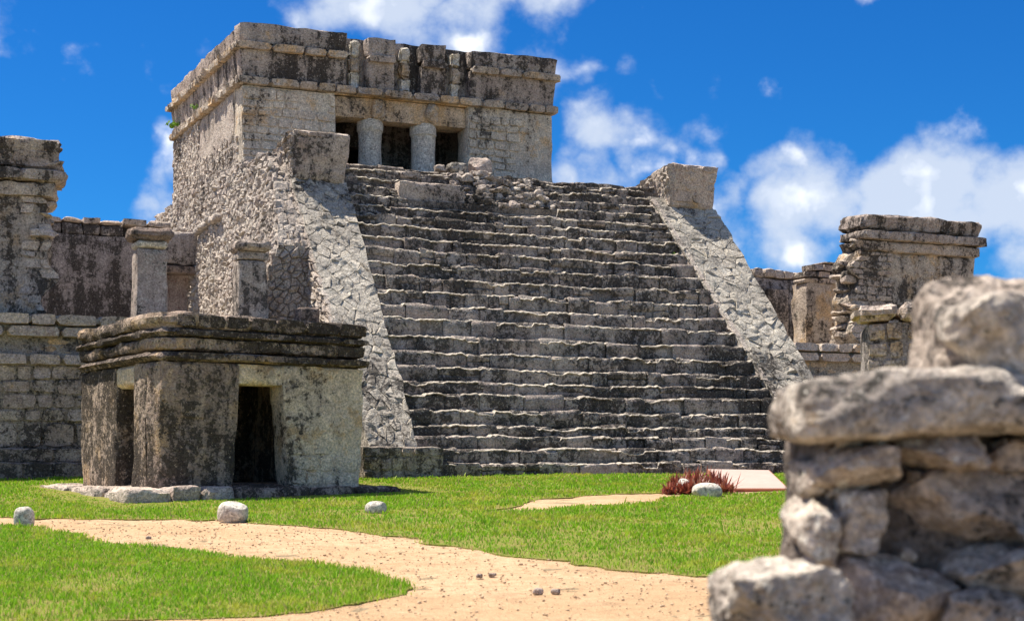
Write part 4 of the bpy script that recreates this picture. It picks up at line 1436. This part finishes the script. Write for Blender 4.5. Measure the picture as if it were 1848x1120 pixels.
def info_panel():
    a = at(1275, 845, 27.6); b = at(1388, 847, 27.7); c = at(1424, 881, 26.2); d = at(1318, 881, 26.2)
    top = [a, b, c, d]
    n = (b - a).cross(d - a).normalized()
    if n.z < 0: n = -n
    o = empty('panel', (d.x, d.y, float(gz(d.y))), 0, 'low tilted pale pink panel with terracotta edge at the stair foot', 'panel')
    base = Vector(o.location)
    def slab(name, ins, t0, t1, mat):
        cen = sum(top, Vector()) / 4
        q = [p + (cen - p).normalized() * ins for p in top]
        V = [tuple(p + n * t1 - base) for p in q] + [tuple(p + n * t0 - base) for p in q]
        Fc = [(0, 3, 2, 1), (4, 5, 6, 7)] + [(i, (i + 1) % 4, (i + 1) % 4 + 4, i + 4) for i in range(4)]
        mesh_obj(name, V, Fc, M[mat], o, smooth=False)
    slab('tray', 0.0, -.07, -.006, 'panel_edge')
    slab('face', .035, -.02, .0, 'panel')
    # wedge-shaped footing
    cen = sum(top, Vector()) / 4
    q = [p + (cen - p).normalized() * .12 - n * .05 for p in top]
    V = [tuple(p - base) for p in q] + [(p.x - base.x, p.y - base.y, float(gz(p.y)) - .1 - base.z) for p in q]
    Fc = [(0, 3, 2, 1), (4, 5, 6, 7)] + [(i, (i + 1) % 4, (i + 1) % 4 + 4, i + 4) for i in range(4)]
    mesh_obj('footing', V, Fc, M['panel_edge'], o, smooth=False)
info_panel()

def tuft(label, pos, r, seed):
    rng = np.random.default_rng(seed)
    V, Fc = [], []
    o = empty('wall_plant', pos, 0, label, 'plant', 'small plants rooted in the masonry')
    for j in range(26):
        d = rng.normal(0, 1, 3); d[2] = abs(d[2]) * .8 + .1; d /= np.linalg.norm(d)
        c = d * r * rng.uniform(.2, 1.0)
        a = rng.normal(0, 1, 3); a -= a @ d * d; a /= np.linalg.norm(a)
        b = np.cross(d, a)
        s = r * .28
        i0 = len(V)
        V += [c - a * s, c - b * s * .7, c + a * s, c + b * s * .7]
        Fc.append((i0, i0 + 1, i0 + 2, i0 + 3))
    mesh_obj('leaves', V, Fc, M['green_leaf'], o, smooth=False)
    V = [(-.01, 0, -.05), (.01, 0, -.05), (.006, 0, r * .5), (-.006, 0, r * .5)]
    mesh_obj('stem', V, [(0, 1, 2, 3)], M['green_leaf'], o, smooth=False)
def cpos(u, v, h):
    p = CO + CU * u + CV * v
    return (p[0], p[1], CBZ + h)
tuft('green leafy sprig on the rear corner of the upper temple moulding', cpos(-2.02, 14.4, 9.16), .22, 1)
tuft('tiny green sprig halfway along the upper temple side moulding', cpos(-2.02, 11.9, 9.14), .12, 2)
tuft('tiny green sprout on the stairs near the right balustrade', cpos(7.55, vs(5.05) - .02, 5.12), .08, 3)

# ------------------------------------------------------------------ ruined pillar in the middle distance, right
def mid_pillar():
    y = 18.0
    c = at(1625, 700, y)
    g = float(gz(y))
    o = empty('ruined_pillar', (c.x, y, g), math.radians(-6), 'ochre stained rubble pillar with overhanging cap stones beyond the foreground wall', 'pillar')
    s = y / F
    top = CZ + (HZ - 552) * s - g
    w = .42
    V, Fc = rbox((-w + .06, w + .2, .04, .8, -.1, top - .17), .09, .02, 2.4, 901)
    b = mesh_obj('body', V, Fc, M['wing_dark'], o)
    S = lambda a, z, d: np.stack([a, .03 - d, z], 1)
    st = course_fill(S, -w + .05, w + .2, .6, top - .17, (.14, .28), (.16, .36), 902, gap=.014, bulge=.03, depth=.06, wav=.05, skew=.3)
    add_stones(st, 'pillar_stone', M['wing'], b)
    for i, (x0, x1) in enumerate(((-.50, -.02), (0.0, .42), (.44, .8))):
        V, Fc = rbox((x0, x1, -.10, .6, top - .165, top + .01 + .02 * i), .08, .025, 2.6, 910 + i, edge=.045)
        mesh_obj('cap_stone', V, Fc, M['block'], o, centre=True)
mid_pillar()

# ------------------------------------------------------------------ dry-stone wall close to the camera
def near_wall():
    y0 = 4.7
    g = float(gz(y0))
    o = empty('dry_stone_wall', (at(1640, 840, y0).x, y0, g), 0, 'rough fieldstone wall end close by at the right edge', 'wall')
    base = np.array(o.location)
    s = y0 / F
    def st(name, x0, x1, p0, p1, mat, seed, dy=0.0, dep=.40, rot=0.0, p=3.6, amp=.05, cuts=4, n=36, lo=.74):
        x0, x1 = x0 + 34, x1 + 34
        yy = y0 + dy
        k = (yy + dep * .38) / F
        w, h = (x1 - x0) * k, (p1 - p0) * k
        V, Fc = blob((w * 1.02, dep, h * 1.04), n, p + 4.0, amp, 2.6, seed, cuts + 4, 5, lo - .06)
        if rot:
            c, sn = math.cos(rot), math.sin(rot)
            V = V @ np.array([[c, 0, -sn], [0, 1, 0], [sn, 0, c]]).T
        cx, cy = (x0 + x1) / 2, (p0 + p1) / 2
        V = V + np.array([(cx - 924) * k, yy + dep / 2, CZ + (HZ - cy) * k]) - base
        mesh_obj(name, V, Fc, M[mat], o, centre=True)
    st('top_stone', 1648, 2010, 500, 690, 'near_brown', 11, .22, .40, .03, 6, .04, 2, 26, .88)
    st('top_stone', 1684, 1990, 545, 690, 'near', 12, .02, .34, .05, 3.6)
    st('capstone', 1391, 2080, 678, 790, 'near', 13, -.04, .62, .02, 4.2, .035, 0, 44, .93)
    st('wall_stone', 1428, 1582, 806, 884, 'near', 21, .0, .36, .04, 3.8)
    st('wall_stone', 1588, 1735, 772, 842, 'near', 22, .0, .34, -.06, 3.4)
    st('wall_stone', 1738, 1990, 790, 850, 'near_brown', 33, .10, .34, 0, 3.6)
    st('wall_stone', 1576, 1990, 818, 1008, 'near_brown', 23, .05, .42, .05, 4.5)
    st('wall_stone', 1396, 1486, 888, 1012, 'near', 24, .03, .40, .05, 3.0)
    st('wall_stone', 1466, 1566, 886, 1008, 'near', 25, .06, .38, -.04, 4.2)
    st('wall_stone', 1404, 1450, 832, 900, 'near', 26, .16, .34, 0, 3.5)
    st('wall_stone', 1655, 1990, 978, 1072, 'near', 27, -.05, .40, .03, 3.4)
    st('wall_stone', 1778, 2000, 948, 1000, 'near', 28, .0, .34, -.06, 3.4)
    st('wall_stone', 1425, 1680, 996, 1180, 'near_brown', 29, -.03, .42, -.08, 3.2)
    st('wall_stone', 1270, 1490, 1026, 1220, 'near', 30, -.16, .44, .05, 2.8, .07)
    st('wall_stone', 1640, 1860, 1058, 1220, 'near_brown', 31, -.05, .4, .03, 3.6)
    st('wall_stone', 1850, 2060, 1060, 1230, 'near', 32, -.04, .4, .0, 3.6)
    rng = np.random.default_rng(8)
    for j, (x, y) in enumerate([(x, y) for y in range(1190, 1600, 120) for x in range(1330, 2060, 170)]):
        st('wall_stone', x - 85, x + 85, y - 62, y + 62, 'near' if j % 2 else 'near_brown', 60 + j, rng.uniform(-.06, .04), .36, rng.normal(0, .05), 3.6, .05, 5, 8)
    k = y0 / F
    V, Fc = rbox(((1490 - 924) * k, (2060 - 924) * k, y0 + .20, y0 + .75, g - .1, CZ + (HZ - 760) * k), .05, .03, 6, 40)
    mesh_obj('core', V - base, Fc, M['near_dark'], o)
    # chinking pebbles in the joints
    for j, (x, y, r) in enumerate([(1572, 850, 22), (1500, 790, 26), (1545, 800, 18), (1620, 860, 16), (1600, 1002, 20), (1560, 1012, 16), (1700, 800, 20), (1780, 806, 24), (1440, 1016, 16), (1470, 886, 14)]):
        st('chinking_stone', x - r, x + r, y - r * .7, y + r * .7, 'near', 90 + j, .12, .16, 0, 2.6, .08, 4, 7)
near_wall()

# ------------------------------------------------------------------ pebbles and clods on the path
def pebbles():
    rng = np.random.default_rng(21)
    todo = [((865, 1044), .030, 'small brown clod on the path right of the lawn tip', 'near_brown'), ((889, 1042), .032, 'darker brown clod on the path, right one of a pair', 'near_brown'),
            ((971, 1073), .042, 'round grey pebble on the near stretch of path', 'block'), ((1003, 1073), .038, 'dark reddish clod beside the round grey pebble', 'near_brown'),
            ((268, 974), .03, 'small dark pebble on the left stretch of path', 'near_brown')]
    for i, ((px, py), r, lb, mt) in enumerate(todo):
        x, y = G(px, py)
        V, Fc = blob((r * 2.2, r * 1.8, r * 1.4), 7, 2.8, .08, 1.8, 950 + i, 4, 2)
        o = mesh_obj('pebble', V, Fc, M[mt])
        o.location = (x, y, float(gz(y)) + .012 + r * .5)
        tag(o, lb, 'pebble', 'pebbles on the path')
    parts = []
    bases = [blob((1, .85, .6), 3, 2.8, .1, 1.8, 970 + i, 3, 2) for i in range(5)]
    P = np.c_[rng.uniform(-6, 3.2, 9000), rng.uniform(11.4, 21, 9000)]
    m = ~inside(P, L1[::3]) & ~inside(P, L2[::2])
    P = P[m][:2600]
    for (x, y) in P:
        r = .006 + .012 * rng.random() ** 3 + (.008 if rng.random() < .04 else 0)
        v, f = bases[rng.integers(5)]
        a = rng.uniform(0, 6.28)
        R = np.array([[math.cos(a), -math.sin(a), 0], [math.sin(a), math.cos(a), 0], [0, 0, 1]])
        parts.append((v @ R.T * r * 1.6 + np.array([x, y, float(gz(y)) + .014]), f))
    V, Fc = joined(parts)
    k = NB('gravel')
    col = k.mix(k.island(3.1), (.60, .44, .28), (.44, .30, .18))
    o = mesh_obj('gravel', V, Fc, k.finish(col, .9, None))
    tag(o, 'fine loose gravel scattered over the sandy path', 'gravel', kind='stuff')
pebbles()
